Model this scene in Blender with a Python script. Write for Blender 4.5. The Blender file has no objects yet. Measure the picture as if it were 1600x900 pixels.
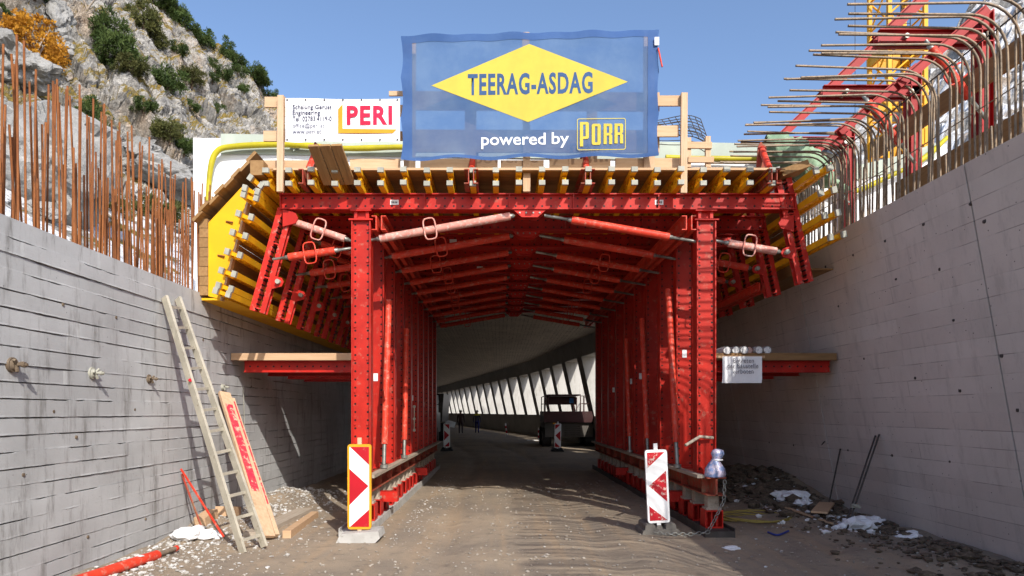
import bpy, bmesh, math, random
from mathutils import Vector, Matrix, noise, Euler

# ------------------------------------------------------------------ camera, sky, sun, exposure
SC = bpy.context.scene
COL = SC.collection
EYE = 1.65
FOC = 1066.7                                     # focal length in photo pixels (24 mm on 36 mm)
cam_d = bpy.data.cameras.new('camera')
cam_d.sensor_width = 36.0
cam_d.lens = 24.0
cam_d.shift_x = 0.0125
cam_d.shift_y = 0.1206
cam_d.clip_start = 0.05
cam_d.clip_end = 4000.0
cam = bpy.data.objects.new('camera', cam_d)
cam.location = (0, 0, EYE)
cam.rotation_euler = (math.radians(90), 0, 0)
COL.objects.link(cam)
SC.camera = cam

SUN_DIR = Vector((-0.44, 1.0, -0.77)).normalized()      # the way the light travels
world = bpy.data.worlds.new('World')
SC.world = world
world.use_nodes = True
wn = world.node_tree
wn.nodes.clear()
sky = wn.nodes.new('ShaderNodeTexSky')
sky.sky_type = 'NISHITA'
sky.sun_disc = False
sky.sun_elevation = math.asin(-SUN_DIR.z)
sky.sun_rotation = math.atan2(-SUN_DIR.x, -SUN_DIR.y)
sky.altitude = 1500
sky.air_density = 1.0
sky.dust_density = 6.0
sky.ozone_density = 2.6
bg = wn.nodes.new('ShaderNodeBackground')
bg.inputs['Strength'].default_value = 0.122
wo = wn.nodes.new('ShaderNodeOutputWorld')
wn.links.new(sky.outputs[0], bg.inputs['Color'])
wn.links.new(bg.outputs[0], wo.inputs['Surface'])

sun_d = bpy.data.lights.new('sun', 'SUN')
sun_d.energy = 2.75
sun_d.angle = math.radians(0.5)
sun_d.color = (1.0, 0.95, 0.87)
sun = bpy.data.objects.new('sun', sun_d)
sun.rotation_euler = SUN_DIR.to_track_quat('-Z', 'Y').to_euler()
sun.location = (10, -20, 30)
COL.objects.link(sun)

SC.view_settings.view_transform = 'Standard'
SC.view_settings.look = 'None'
SC.view_settings.exposure = 1.0
SC.view_settings.gamma = 1.0
SC.view_settings.use_curve_mapping = False
SC.render.engine = 'CYCLES'
SC.cycles.max_bounces = 8
SC.cycles.diffuse_bounces = 5
SC.cycles.transparent_max_bounces = 12

rng = random.Random(7)
def U(a, b): return rng.uniform(a, b)
def at(px, py, Y):                                # a point of the place at depth Y seen at that photo pixel
    return Vector(((px - 780) * Y / FOC, Y, EYE + (643 - py) * Y / FOC))

# ------------------------------------------------------------------ mesh helpers
class MB:
    def __init__(self): self.v = []; self.f = []; self.s = []
    def add(self, vs, fs, smooth=False):
        o = len(self.v)
        self.v += [tuple(p) for p in vs]
        self.f += [tuple(i + o for i in f) for f in fs]
        self.s += [smooth] * len(fs)
        return self
    def box(self, c, s, R=None):
        hx, hy, hz = s[0] / 2, s[1] / 2, s[2] / 2
        vs = []
        for x, y, z in ((-1,-1,-1),(1,-1,-1),(1,1,-1),(-1,1,-1),(-1,-1,1),(1,-1,1),(1,1,1),(-1,1,1)):
            p = Vector((x * hx, y * hy, z * hz))
            if R is not None: p = R @ p
            vs.append(p + Vector(c))
        return self.add(vs, [(0,3,2,1),(4,5,6,7),(0,1,5,4),(1,2,6,5),(2,3,7,6),(3,0,4,7)])
    def bb(self, x0, x1, y0, y1, z0, z1):
        return self.box(((x0+x1)/2, (y0+y1)/2, (z0+z1)/2), (abs(x1-x0), abs(y1-y0), abs(z1-z0)))
    def frame(self, p, q, up=(0, 0, 1)):
        p, q = Vector(p), Vector(q)
        d = (q - p); L = d.length; d = d / L
        u = Vector(up)
        if abs(d.dot(u)) > 0.98: u = Vector((0, 1, 0)) if abs(d.y) < 0.9 else Vector((1, 0, 0))
        x = d.cross(u).normalized(); z = x.cross(d).normalized()
        return Matrix((x, d, z)).transposed(), L, (p + q) / 2
    def beam(self, p, q, w, h, up=(0, 0, 1)):
        R, L, c = self.frame(p, q, up)
        return self.box(c, (w, L, h), R)
    def tube(self, p, q, r, r2=None, n=8, cap=True, smooth=True):
        r2 = r if r2 is None else r2
        R, L, c = self.frame(p, q)
        vs = []
        for k, (pt, rr) in enumerate(((Vector(p), r), (Vector(q), r2))):
            for i in range(n):
                a = 2 * math.pi * i / n
                vs.append(pt + R @ Vector((math.cos(a) * rr, 0, math.sin(a) * rr)))
        self.add(vs, [(i, n + i, n + (i+1) % n, (i+1) % n) for i in range(n)], smooth)
        if cap:
            self.add(vs[:n], [tuple(range(n))]); self.add(vs[n:], [tuple(range(n-1, -1, -1))])
        return self
    def path(self, pts, r, n=6, smooth=True, closed=False, sy=1.0):
        pts = [Vector(p) for p in pts]; m = len(pts); vs = []
        prev = None
        for i, p in enumerate(pts):
            a = pts[(i - 1) % m] if closed or i > 0 else p
            b = pts[(i + 1) % m] if closed or i < m - 1 else p
            d = (b - a).normalized()
            if prev is None:
                u = Vector((0, 0, 1)) if abs(d.z) < 0.9 else Vector((0, 1, 0))
            else: u = prev
            x = d.cross(u)
            if x.length < 1e-4: x = d.cross(Vector((1, 0, 0)))
            x.normalize(); z = x.cross(d).normalized(); prev = z
            rr = r[i] if isinstance(r, (list, tuple)) else r
            for k in range(n):
                t = 2 * math.pi * k / n
                vs.append(p + x * math.cos(t) * rr + z * math.sin(t) * rr * sy)
        fs = []
        for i in range(m if closed else m - 1):
            j = (i + 1) % m
            for k in range(n):
                fs.append((i*n + k, i*n + (k+1) % n, j*n + (k+1) % n, j*n + k))
        self.add(vs, fs, smooth)
        if not closed:
            self.add(vs[:n], [tuple(range(n-1, -1, -1))]); self.add(vs[-n:], [tuple(range(n))])
        return self
    def prism(self, poly, y0, y1):                # polygon in (x, z), pushed along y
        n = len(poly)
        vs = [(x, y0, z) for x, z in poly] + [(x, y1, z) for x, z in poly]
        return self.add(vs, [tuple(range(n)), tuple(range(2*n-1, n-1, -1))] +
                        [(i, n + i, n + (i+1) % n, (i+1) % n) for i in range(n)])
    def mesh(self, name):
        me = bpy.data.meshes.new(name)
        me.from_pydata(self.v, [], self.f)
        bm = bmesh.new(); bm.from_mesh(me)
        bmesh.ops.recalc_face_normals(bm, faces=bm.faces)
        bm.to_mesh(me); bm.free()
        me.polygons.foreach_set('use_smooth', self.s)
        me.update()
        return me

def obj(name, m, mat=None, parent=None, loc=None, rot=None, scale=None):
    me = m.mesh(name) if isinstance(m, MB) else m
    if mat is not None and len(me.materials) == 0: me.materials.append(mat)
    o = bpy.data.objects.new(name, me)
    COL.objects.link(o)
    if loc is not None: o.location = loc
    if rot is not None: o.rotation_euler = rot
    if scale is not None: o.scale = scale
    if parent is not None: o.parent = parent
    return o
def tag(o, label, cat, group=None, kind=None):
    if label: o['label'] = label
    if cat: o['category'] = cat
    if group: o['group'] = group
    if kind: o['kind'] = kind
    return o
def thing(name, label, cat, loc=(0, 0, 0), group=None, rot=None):
    o = bpy.data.objects.new(name, None); COL.objects.link(o)
    o.location = loc; o.empty_display_size = 0.2
    if rot: o.rotation_euler = rot
    return tag(o, label, cat, group)
def struct(o): o['kind'] = 'structure'; return o
def copy_tree(o, parent=None):
    c = o.copy(); COL.objects.link(c)
    if parent is not None: c.parent = parent
    for ch in list(o.children): copy_tree(ch, c)
    return c

# ------------------------------------------------------------------ materials
class NT:
    def __init__(self, name):
        self.m = bpy.data.materials.new(name); self.m.use_nodes = True
        self.t = self.m.node_tree; self.t.nodes.clear()
        self.out = self.n('ShaderNodeOutputMaterial')
        self.b = self.n('ShaderNodeBsdfPrincipled')
        self.l(self.b.outputs[0], self.out.inputs['Surface'])
    def n(self, t, **k):
        x = self.t.nodes.new(t)
        for a, b in k.items(): setattr(x, a, b)
        return x
    def l(self, a, b): self.t.links.new(a, b)
    def val(self, sock, v):
        if hasattr(v, 'default_value') or hasattr(v, 'is_linked'): self.l(v, sock)
        else: sock.default_value = v
    def math(self, op, a, b=0.0, c=0.0, clamp=False):
        x = self.n('ShaderNodeMath', operation=op, use_clamp=clamp)
        self.val(x.inputs[0], a); self.val(x.inputs[1], b); self.val(x.inputs[2], c)
        return x.outputs[0]
    def coord(self, jitter=True, scale=(1, 1, 1)):
        tc = self.n('ShaderNodeTexCoord'); v = tc.outputs['Object']
        if jitter:
            oi = self.n('ShaderNodeObjectInfo')
            mu = self.n('ShaderNodeVectorMath', operation='SCALE'); mu.inputs[0].default_value = (37.1, 23.7, 51.3)
            self.l(oi.outputs['Random'], mu.inputs['Scale'])
            ad = self.n('ShaderNodeVectorMath', operation='ADD')
            self.l(v, ad.inputs[0]); self.l(mu.outputs[0], ad.inputs[1]); v = ad.outputs[0]
        if scale != (1, 1, 1):
            s = self.n('ShaderNodeVectorMath', operation='MULTIPLY'); self.l(v, s.inputs[0]); s.inputs[1].default_value = scale
            v = s.outputs[0]
        return v
    def noise(self, v, scale, detail=4, rough=0.55, dist=0.0):
        x = self.n('ShaderNodeTexNoise'); self.l(v, x.inputs['Vector'])
        x.inputs['Scale'].default_value = scale; x.inputs['Detail'].default_value = detail
        x.inputs['Roughness'].default_value = rough; x.inputs['Distortion'].default_value = dist
        return x.outputs['Fac']
    def ramp(self, f, a, b):
        x = self.n('ShaderNodeMapRange'); x.interpolation_type = 'SMOOTHSTEP'
        self.l(f, x.inputs[0]); x.inputs[1].default_value = a; x.inputs[2].default_value = b
        return x.outputs[0]
    def mix(self, f, a, b):
        x = self.n('ShaderNodeMix', data_type='RGBA')
        self.val(x.inputs[0], f)
        for s, c in ((x.inputs[6], a), (x.inputs[7], b)):
            if isinstance(c, tuple): s.default_value = (*c, 1) if len(c) == 3 else c
            else: self.l(c, s)
        return x.outputs[2]
    def bump(self, h, strength=0.5, dist=0.01):
        x = self.n('ShaderNodeBump'); x.inputs['Strength'].default_value = strength; x.inputs['Distance'].default_value = dist
        self.l(h, x.inputs['Height']); self.l(x.outputs[0], self.b.inputs['Normal'])
    def sep(self, v):
        x = self.n('ShaderNodeSeparateXYZ'); self.l(v, x.inputs[0]); return x.outputs
    def done(self, color, rough=0.6, metal=0.0, spec=0.5):
        if isinstance(color, tuple): self.b.inputs['Base Color'].default_value = (*color, 1)
        else: self.l(color, self.b.inputs['Base Color'])
        self.val(self.b.inputs['Roughness'], rough)
        self.b.inputs['Metallic'].default_value = metal
        self.b.inputs['Specular IOR Level'].default_value = spec
        return self.m

def worn(name, c, c2, dirt, rough=0.5, scale=3.0, dirt_amt=(0.58, 0.75), bump=0.0, metal=0.0, holes=None, stretch=(1, 1, 1), spec=0.22):
    t = NT(name); v = t.coord(scale=stretch)
    col = t.mix(t.ramp(t.noise(v, scale, 5), 0.35, 0.65), c, c2)
    d = t.noise(v, scale * 2.6, 6, 0.7)
    col = t.mix(t.ramp(d, *dirt_amt), col, dirt)
    if holes:                                     # rows of drilled holes: axis index along, half offset across, pitch, radius
        ax, cr, off, pitch, rad = holes
        tc = t.n('ShaderNodeTexCoord'); xyz = t.sep(tc.outputs['Object'])
        fr = t.math('SUBTRACT', t.math('FRACT', t.math('DIVIDE', xyz[ax], pitch)), 0.5)
        a = t.math('MULTIPLY', fr, pitch)
        b = t.math('SUBTRACT', t.math('ABSOLUTE', xyz[cr]), off)
        d2 = t.math('SQRT', t.math('ADD', t.math('MULTIPLY', a, a), t.math('MULTIPLY', b, b)))
        col = t.mix(t.math('LESS_THAN', d2, rad), col, (0.012, 0.006, 0.006))
    if bump: t.bump(d, bump, 0.004)
    return t.done(col, rough, metal, spec)

def wood(name, c, c2, dark, axis=0, rough=0.8):
    t = NT(name)
    st = [9, 9, 9]; st[axis] = 0.7
    v = t.coord(scale=tuple(st))
    n1 = t.noise(v, 3.0, 6, 0.65, 0.3)
    oi = t.n('ShaderNodeObjectInfo')
    col = t.mix(t.ramp(n1, 0.3, 0.7), c, c2)
    col = t.mix(t.math('MULTIPLY', oi.outputs['Random'], 0.35), col, dark)
    col = t.mix(t.ramp(t.noise(v, 1.1, 3), 0.6, 0.8), col, dark)
    t.bump(n1, 0.3, 0.004)
    return t.done(col, rough, 0, 0.3)

RED = worn('red_paint', (0.50, 0.020, 0.012), (0.38, 0.015, 0.010), (0.36, 0.12, 0.08), 0.45, 3.0, (0.56, 0.76))
RED_Z = worn('red_paint_drilled_upright', (0.44, 0.019, 0.010), (0.34, 0.014, 0.008), (0.36, 0.11, 0.075), 0.42, 3.2, (0.54, 0.74), holes=(2, 0, 0.088, 0.115, 0.0155))
RED_X = worn('red_paint_drilled_beam', (0.46, 0.019, 0.011), (0.34, 0.014, 0.010), (0.33, 0.10, 0.07), 0.45, 3.0, (0.55, 0.75), holes=(0, 2, 0.055, 0.125, 0.0145))
RED_W = worn('red_paint_slotted', (0.54, 0.026, 0.016), (0.42, 0.02, 0.014), (0.42, 0.20, 0.16), 0.5, 4, (0.52, 0.72), holes=(2, 0, 0.03, 0.07, 0.013))
RED_TUBE = worn('red_prop_paint', (0.62, 0.050, 0.024), (0.50, 0.036, 0.018), (0.50, 0.22, 0.16), 0.5, 6, (0.50, 0.72))
RED_PALE = worn('sun_bleached_red_paint', (0.60, 0.27, 0.22), (0.52, 0.20, 0.16), (0.62, 0.50, 0.44), 0.6, 7, (0.5, 0.68))
RED_RUSTY = worn('rusty_red_paint', (0.36, 0.05, 0.03), (0.28, 0.06, 0.035), (0.22, 0.12, 0.07), 0.65, 4, (0.45, 0.65), bump=0.3)
STEEL = worn('bare_steel', (0.33, 0.33, 0.30), (0.22, 0.22, 0.20), (0.10, 0.08, 0.06), 0.45, 6, (0.55, 0.75), metal=0.6)
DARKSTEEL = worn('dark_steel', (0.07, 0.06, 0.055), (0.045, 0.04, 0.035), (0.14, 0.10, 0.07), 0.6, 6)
ZINC = worn('galvanised_cap', (0.36, 0.355, 0.30), (0.28, 0.275, 0.23), (0.40, 0.24, 0.03), 0.45, 8, (0.6, 0.75))
YEL = worn('yellow_girder_paint', (0.78, 0.42, 0.012), (0.68, 0.34, 0.010), (0.40, 0.22, 0.03), 0.5, 3, (0.6, 0.78))
YPLY = worn('yellow_formply', (0.80, 0.43, 0.010), (0.72, 0.37, 0.012), (0.48, 0.27, 0.04), 0.5, 2.0, (0.64, 0.78), bump=0.1)
W_NEW = wood('fresh_timber_x', (0.58, 0.40, 0.25), (0.48, 0.31, 0.18), (0.36, 0.22, 0.12), 0)
W_NEWZ = wood('fresh_timber_z', (0.58, 0.41, 0.27), (0.47, 0.31, 0.19), (0.36, 0.23, 0.13), 2)
W_BRN = wood('brown_plank_x', (0.32, 0.18, 0.075), (0.22, 0.12, 0.048), (0.10, 0.055, 0.025), 0)
W_BRNY = wood('brown_plank_y', (0.34, 0.20, 0.085), (0.25, 0.14, 0.055), (0.15, 0.085, 0.035), 1)
W_GRY = wood('weathered_plank_y', (0.42, 0.36, 0.29), (0.33, 0.27, 0.21), (0.2, 0.16, 0.12), 1)
RUST = worn('rust_rebar', (0.27, 0.100, 0.034), (0.19, 0.068, 0.025), (0.10, 0.042, 0.020), 0.85, 9, (0.5, 0.7), stretch=(1, 1, 0.4))
REBAR = worn('weathered_rebar', (0.30, 0.22, 0.15), (0.22, 0.18, 0.14), (0.12, 0.08, 0.05), 0.6, 9, (0.5, 0.7), metal=0.3)
WHITE = worn('white_paint', (0.78, 0.78, 0.78), (0.70, 0.70, 0.70), (0.5, 0.47, 0.42), 0.5, 4, (0.66, 0.82))
SIGNRED = worn('sign_red', (0.42, 0.010, 0.020), (0.38, 0.010, 0.018), (0.40, 0.08, 0.06), 0.4, 5, (0.62, 0.78))
SIGNRED_OLD = worn('chipped_sign_red', (0.44, 0.012, 0.022), (0.40, 0.012, 0.02), (0.58, 0.40, 0.34), 0.45, 7, (0.54, 0.62))
SIGNYEL = worn('sign_yellow', (0.70, 0.31, 0.015), (0.64, 0.28, 0.015), (0.5, 0.3, 0.1), 0.5, 5)
ALU = worn('weathered_aluminium', (0.50, 0.46, 0.37), (0.40, 0.37, 0.30), (0.26, 0.22, 0.16), 0.55, 5, (0.55, 0.75), metal=0.25)
BLACK = worn('black_rubber', (0.03, 0.03, 0.032), (0.02, 0.02, 0.02), (0.08, 0.07, 0.06), 0.7, 4)
SNOW = worn('dirty_snow', (0.80, 0.81, 0.83), (0.70, 0.70, 0.70), (0.34, 0.27, 0.20), 0.7, 4, (0.58, 0.72), bump=0.4)
HOSE = worn('yellow_hose', (0.46, 0.39, 0.02), (0.34, 0.29, 0.015), (0.3, 0.25, 0.05), 0.45, 2)
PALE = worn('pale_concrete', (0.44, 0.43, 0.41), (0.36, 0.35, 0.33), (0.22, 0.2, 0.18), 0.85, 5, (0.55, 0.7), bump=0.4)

# ------------------------------------------------------------------ setting materials
def concrete(name, c, c2, stain, streak=(7, 7, 0.9), tone_var=0.0, samt=0.62, bump=0.35, boards=None, jitter=True, rough=0.88, pores=0.0):
    t = NT(name); v0 = t.coord(jitter); v = t.coord(jitter, streak)
    col = t.mix(t.ramp(t.noise(v0, 0.8, 5, 0.6), 0.3, 0.7), c, c2)
    col = t.mix(t.math('MULTIPLY', t.ramp(t.noise(v, 1.0, 7, 0.75), 0.50, 0.68), samt), col, stain)
    fine = t.noise(v0, 26, 5, 0.75)
    col = t.mix(t.math('MULTIPLY', t.ramp(fine, 0.58, 0.74), 0.35), col, stain)
    h = fine
    if boards:
        ax, ay, w, hh, mort, dark = boards
        xyz = t.sep(t.coord(False))
        cb = t.n('ShaderNodeCombineXYZ'); t.l(xyz[ax], cb.inputs[0]); t.l(xyz[ay], cb.inputs[1])
        wob = t.n('ShaderNodeVectorMath', operation='ADD'); t.l(cb.outputs[0], wob.inputs[0])
        br = t.n('ShaderNodeTexBrick'); t.l(cb.outputs[0], br.inputs['Vector'])
        br.inputs['Color1'].default_value = (0.44, 0.44, 0.44, 1); br.inputs['Color2'].default_value = (0.56, 0.56, 0.56, 1)
        br.inputs['Mortar'].default_value = (0, 0, 0, 1)
        br.inputs['Scale'].default_value = 1.0; br.inputs['Mortar Size'].default_value = mort
        br.inputs['Mortar Smooth'].default_value = 0.4
        br.inputs['Brick Width'].default_value = w; br.inputs['Row Height'].default_value = hh
        gap = t.ramp(t.noise(v0, 2.3, 4), 0.40, 0.62)
        col = t.mix(t.math('MULTIPLY', t.math('MULTIPLY', br.outputs['Fac'], gap), dark), col, stain)
        tone = t.n('ShaderNodeMix', data_type='RGBA', blend_type='OVERLAY'); tone.inputs[0].default_value = 0.55
        t.l(col, tone.inputs[6]); t.l(br.outputs['Color'], tone.inputs[7])
        col = t.mix(br.outputs['Fac'], tone.outputs[2], col)
        h = t.math('SUBTRACT', fine, t.math('MULTIPLY', br.outputs['Fac'], 1.2))
    if tone_var:
        oi = t.n('ShaderNodeObjectInfo'); col = t.mix(t.math('MULTIPLY', oi.outputs['Random'], tone_var), col, stain)
    if pores:
        vo = t.n('ShaderNodeTexVoronoi'); t.l(v0, vo.inputs['Vector']); vo.inputs['Scale'].default_value = 9
        col = t.mix(t.math('MULTIPLY', t.math('LESS_THAN', vo.outputs['Distance'], pores), 0.8), col, (0.05, 0.045, 0.04))
    t.bump(h, bump, 0.006)
    return t.done(col, rough, 0, 0.25)
CONC_L = concrete('board_marked_concrete', (0.47, 0.475, 0.475), (0.36, 0.363, 0.363), (0.17, 0.163, 0.152), streak=(5, 5, 0.9), tone_var=0.16, samt=0.75, jitter=False, pores=0.05)
CONC_R = concrete('smooth_wall_concrete', (0.62, 0.555, 0.505), (0.53, 0.475, 0.43), (0.27, 0.235, 0.21), samt=0.28, boards=(1, 2, 80.0, 0.205, 0.006, 0.75), jitter=False, pores=0.07)
CONC_C = concrete('ceiling_concrete', (0.56, 0.49, 0.40), (0.46, 0.40, 0.33), (0.12, 0.10, 0.085), boards=(1, 0, 4.3, 0.16, 0.012, 0.9), jitter=False)
CONC_G = concrete('gallery_concrete', (0.44, 0.43, 0.41), (0.36, 0.35, 0.33), (0.22, 0.20, 0.17), jitter=False)

def dirt_mat():
    t = NT('packed_dirt'); v = t.coord(False)
    n1 = t.noise(v, 0.55, 6, 0.6); n2 = t.noise(v, 5, 8, 0.75); n3 = t.noise(v, 60, 5, 0.75)
    xyz = t.sep(v)
    vt = t.coord(False, (3.2, 0.16, 1)); tr = t.noise(vt, 1.0, 4, 0.6)
    col = t.mix(t.ramp(n1, 0.35, 0.65), (0.32, 0.255, 0.185), (0.23, 0.19, 0.148))
    col = t.mix(t.math('MULTIPLY', t.ramp(tr, 0.45, 0.7), 0.6), col, (0.36, 0.262, 0.168))
    col = t.mix(t.math('MULTIPLY', t.ramp(n2, 0.5, 0.72), 0.6), col, (0.115, 0.095, 0.078))
    col = t.mix(t.math('MULTIPLY', t.ramp(n3, 0.60, 0.72), 0.6), col, (0.50, 0.45, 0.39))
    col = t.mix(t.math('MULTIPLY', t.ramp(n3, 0.42, 0.34), 0.6), col, (0.10, 0.083, 0.068))
    h = t.math('ADD', t.math('MULTIPLY', n2, 1.0), t.math('MULTIPLY', n3, 0.7))
    t.bump(h, 0.8, 0.018)
    return t.done(col, 0.9, 0, 0.25)
DIRT = dirt_mat()

def rock_mat(name, snow_lo, snow_hi, snow_amt, grass=True, sc=1.0):
    t = NT(name); v = t.coord(False)
    geo = t.n('ShaderNodeNewGeometry'); nz = t.sep(geo.outputs['Normal'])[2]; z = t.sep(v)[2]
    n1 = t.noise(v, 0.22 * sc, 6, 0.62); n2 = t.noise(v, 1.3 * sc, 7, 0.72); n3 = t.noise(v, 6.0 * sc, 5, 0.7)
    ro = t.n('ShaderNodeMapping'); t.l(v, ro.inputs['Vector']); ro.inputs['Rotation'].default_value = (0, math.radians(48), 0)
    st = t.n('ShaderNodeVectorMath', operation='MULTIPLY'); t.l(ro.outputs[0], st.inputs[0]); st.inputs[1].default_value = (0.22 * sc, 0.5 * sc, 2.4 * sc)
    n4 = t.noise(st.outputs[0], 1.0, 6, 0.7, 0.15)
    col = t.mix(t.ramp(n2, 0.33, 0.62), (0.20, 0.195, 0.19), (0.50, 0.48, 0.45))
    col = t.mix(t.math('MULTIPLY', t.ramp(n1, 0.52, 0.66), 0.6), col, (0.56, 0.41, 0.28))
    col = t.mix(t.math('MULTIPLY', t.ramp(n4, 0.545, 0.61), 0.85), col, (0.055, 0.055, 0.058))
    col = t.mix(t.math('MULTIPLY', t.ramp(n3, 0.60, 0.70), 0.7), col, (0.09, 0.088, 0.085))
    if grass:
        g = t.math('MULTIPLY', t.ramp(nz, -0.10, 0.22), t.ramp(t.noise(st.outputs[0], 0.55, 7, 0.72), 0.49, 0.55))
        gc = t.mix(t.ramp(n3, 0.4, 0.6), (0.30, 0.205, 0.055), (0.15, 0.125, 0.035))
        col = t.mix(g, col, gc)
    s = t.math('MULTIPLY', t.math('MULTIPLY', t.ramp(z, snow_hi, snow_lo), t.ramp(t.noise(v, 0.8 * sc, 5, 0.6), *snow_amt)), t.ramp(nz, 0.02, 0.25) if grass else t.ramp(nz, 0.30, 0.55))
    col = t.mix(s, col, (0.84, 0.85, 0.88))
    h = t.math('ADD', t.math('MULTIPLY', n2, 1.6), t.math('ADD', t.math('MULTIPLY', n3, 0.5), t.math('MULTIPLY', n4, -1.3)))
    t.bump(h, 1.0, 0.28 / sc)
    return t.done(col, 0.9, 0, 0.2)
ROCK = rock_mat('mountain_rock', 11.0, 15.0, (0.46, 0.50))
ROCK_FAR = rock_mat('snowy_far_rock', 60, 600, (0.40, 0.50), False, 0.16)
def boulder_mat():
    t = NT('boulder_granite'); v = t.coord(True)
    col = t.mix(t.ramp(t.noise(v, 0.5, 5, 0.6), 0.35, 0.65), (0.22, 0.217, 0.21), (0.31, 0.305, 0.295))
    sp = t.noise(v, 9, 5, 0.75); col = t.mix(t.math('MULTIPLY', t.ramp(sp, 0.55, 0.66), 0.6), col, (0.15, 0.15, 0.15)); col = t.mix(t.math('MULTIPLY', t.ramp(sp, 0.42, 0.34), 0.5), col, (0.55, 0.54, 0.52))
    t.bump(t.math('ADD', sp, t.noise(v, 2, 5)), 0.8, 0.08)
    return t.done(col, 0.9, 0, 0.2)
BOULD = boulder_mat()

# ------------------------------------------------------------------ ground and far terrain
g = MB(); g.add([(-900, -900, -4), (900, -900, -4), (900, 1500, -4), (-900, 1500, -4)], [(0, 1, 2, 3)])
valley = struct(obj('valley_ground', g, DIRT))

PATH = [(-10, 5.25), (18, 5.25), (25, 4.95), (34, 3.85), (44.6, 2.55), (54.8, 0.57), (66.4, -1.86), (76.6, -4.16), (87.4, -6.4), (104, -11.5), (130, -24)]
def gx(y):
    i = 0
    while i < len(PATH) - 2 and y > PATH[i+1][0]: i += 1
    def sl(k):
        if k <= 0 or k >= len(PATH) - 1:
            a, b = PATH[max(0, min(k, len(PATH)-2))], PATH[max(1, min(k+1, len(PATH)-1))]
        else: a, b = PATH[k-1], PATH[k+1]
        return (b[1] - a[1]) / (b[0] - a[0])
    (y0, x0), (y1, x1) = PATH[i], PATH[i+1]
    h = y1 - y0; u = (y - y0) / h
    m0 = 0.0 if i == 0 else sl(i); m1 = sl(i+1)
    if i == 0: return x0
    if i == 1: m0 = 0.0
    return ((2*u**3 - 3*u*u + 1) * x0 + (u**3 - 2*u*u + u) * h * m0 + (-2*u**3 + 3*u*u) * x1 + (u**3 - u*u) * h * m1)

def sst(a, b, x):
    u = max(0.0, min(1.0, (x - a) / (b - a))); return u * u * (3 - 2 * u)
def gh(x, y):                                     # height of the dirt road
    z = 0.040 * (noise.fractal(Vector((x * 0.45, y * 0.35, 1.3)), 1.0, 2.0, 3))
    z += 0.007 * noise.fractal(Vector((x * 6.1, y * 6.1, 7.7)), 0.5, 2.0, 3)
    for tx in (-0.75, 1.25):
        z -= 0.045 * math.exp(-((x - tx - 0.1 * math.sin(y * 0.3)) / 0.22) ** 2)
    edge = sst(3.2, 4.3, abs(x - 0.35) ) if y < 22 else 0
    z += edge * (0.045 + 0.06 * noise.noise(Vector((x * 1.7, y * 1.7, 3))))
    z += 0.42 * sst(3.9, 5.0, x) * math.exp(-((y - 13.8) / 1.9) ** 2)
    z += 0.16 * sst(-3.3, -4.1, x) * math.exp(-((y - 9.6) / 0.9) ** 2) + 0.16 * sst(-3.2, -4.0, x) * math.exp(-((y - 12.6) / 1.4) ** 2)
    return z - 0.02
def road():
    m = MB()
    ys = []; y = -8.0
    while y < 125:
        ys.append(y)
        y += 0.5 if y < 3 else (0.055 if y < 12 else (0.11 if y < 22 else 1.0))
    n = 190; vs = []
    for y in ys:
        sh = gx(max(y, 18)) - 5.25
        for i in range(n + 1):
            x = -5.2 + 11.9 * i / n
            vs.append((x + sh, y, gh(x, y) if y < 40 else -0.02))
    w = n + 1
    fs = [(j*w + i, j*w + i + 1, (j+1)*w + i + 1, (j+1)*w + i) for j in range(len(ys) - 1) for i in range(n)]
    m.add(vs, fs, True)
    return struct(obj('road', m, DIRT))
road()

# rocky hillside on the left: a sheet that climbs from behind the retaining wall to its ridge
SKY_L = [(-1400, 1750), (-900, 1450), (-300, 1130), (0, 880), (180, 725), (266, 640), (292, 607), (335, 575), (364, 555), (399, 528), (418, 505), (436, 488), (470, 455), (520, 420), (640, 330), (760, 250)]
def lerp_tab(tab, x):
    if x <= tab[0][0]: return tab[0][1]
    for (a, b), (c, d) in zip(tab, tab[1:]):
        if x <= c: return b + (d - b) * (x - a) / (c - a)
    return tab[-1][1]
def hill_base(px, u):
    yn = 4.95 * FOC / (780 - px) if px < 700 else 66.0
    yf = lerp_tab([(-1400, 26), (-300, 36), (0, 46), (300, 58), (480, 72), (760, 100)], px)
    yf = max(yf, yn + 12)
    Y = yn + (yf - yn) * (u ** 0.95)
    e0 = (2.55 - EYE) * FOC / yn
    e1 = lerp_tab(SKY_L, px)
    e = e0 + (e1 - e0) * (0.35 * u + 0.65 * u ** 1.3)
    return Vector(((px - 780) * Y / FOC, Y, EYE + e * Y / FOC))
ROT = Matrix.Rotation(math.radians(-50), 3, 'Y')
def rockify(p, u, amp):
    q = ROT @ p
    q = Vector((q.x * 0.30, q.y * 0.55, q.z * 1.0))      # beds dip down to the right
    d = 0.0
    w = Vector((noise.noise(p * 0.3), noise.noise(p * 0.3 + Vector((9, 0, 0))), noise.noise(p * 0.3 + Vector((0, 9, 0)))))
    for sc, am in ((0.28, 0.95), (0.8, 0.45), (2.3, 0.17)):
        ds, pts = noise.voronoi((q + w * 0.8) * sc)
        r = noise.cell(pts[0] * 7.31)
        d += am * (r - 0.35) - am * 0.55 * max(0.0, 0.16 - (ds[1] - ds[0])) / 0.16
    d += 0.35 * noise.fractal(p * 0.9, 0.9, 2.1, 4)
    return d * amp
HN = Vector((0.50, -0.52, 0.69)).normalized()
def hill_pt(px, u):
    p = hill_base(px, u)
    a = 0.12 + 0.95 * sst(0.30, 0.52, u)
    if u > 0.97: a *= 0.7
    return p + HN * rockify(p, u, a)
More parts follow.
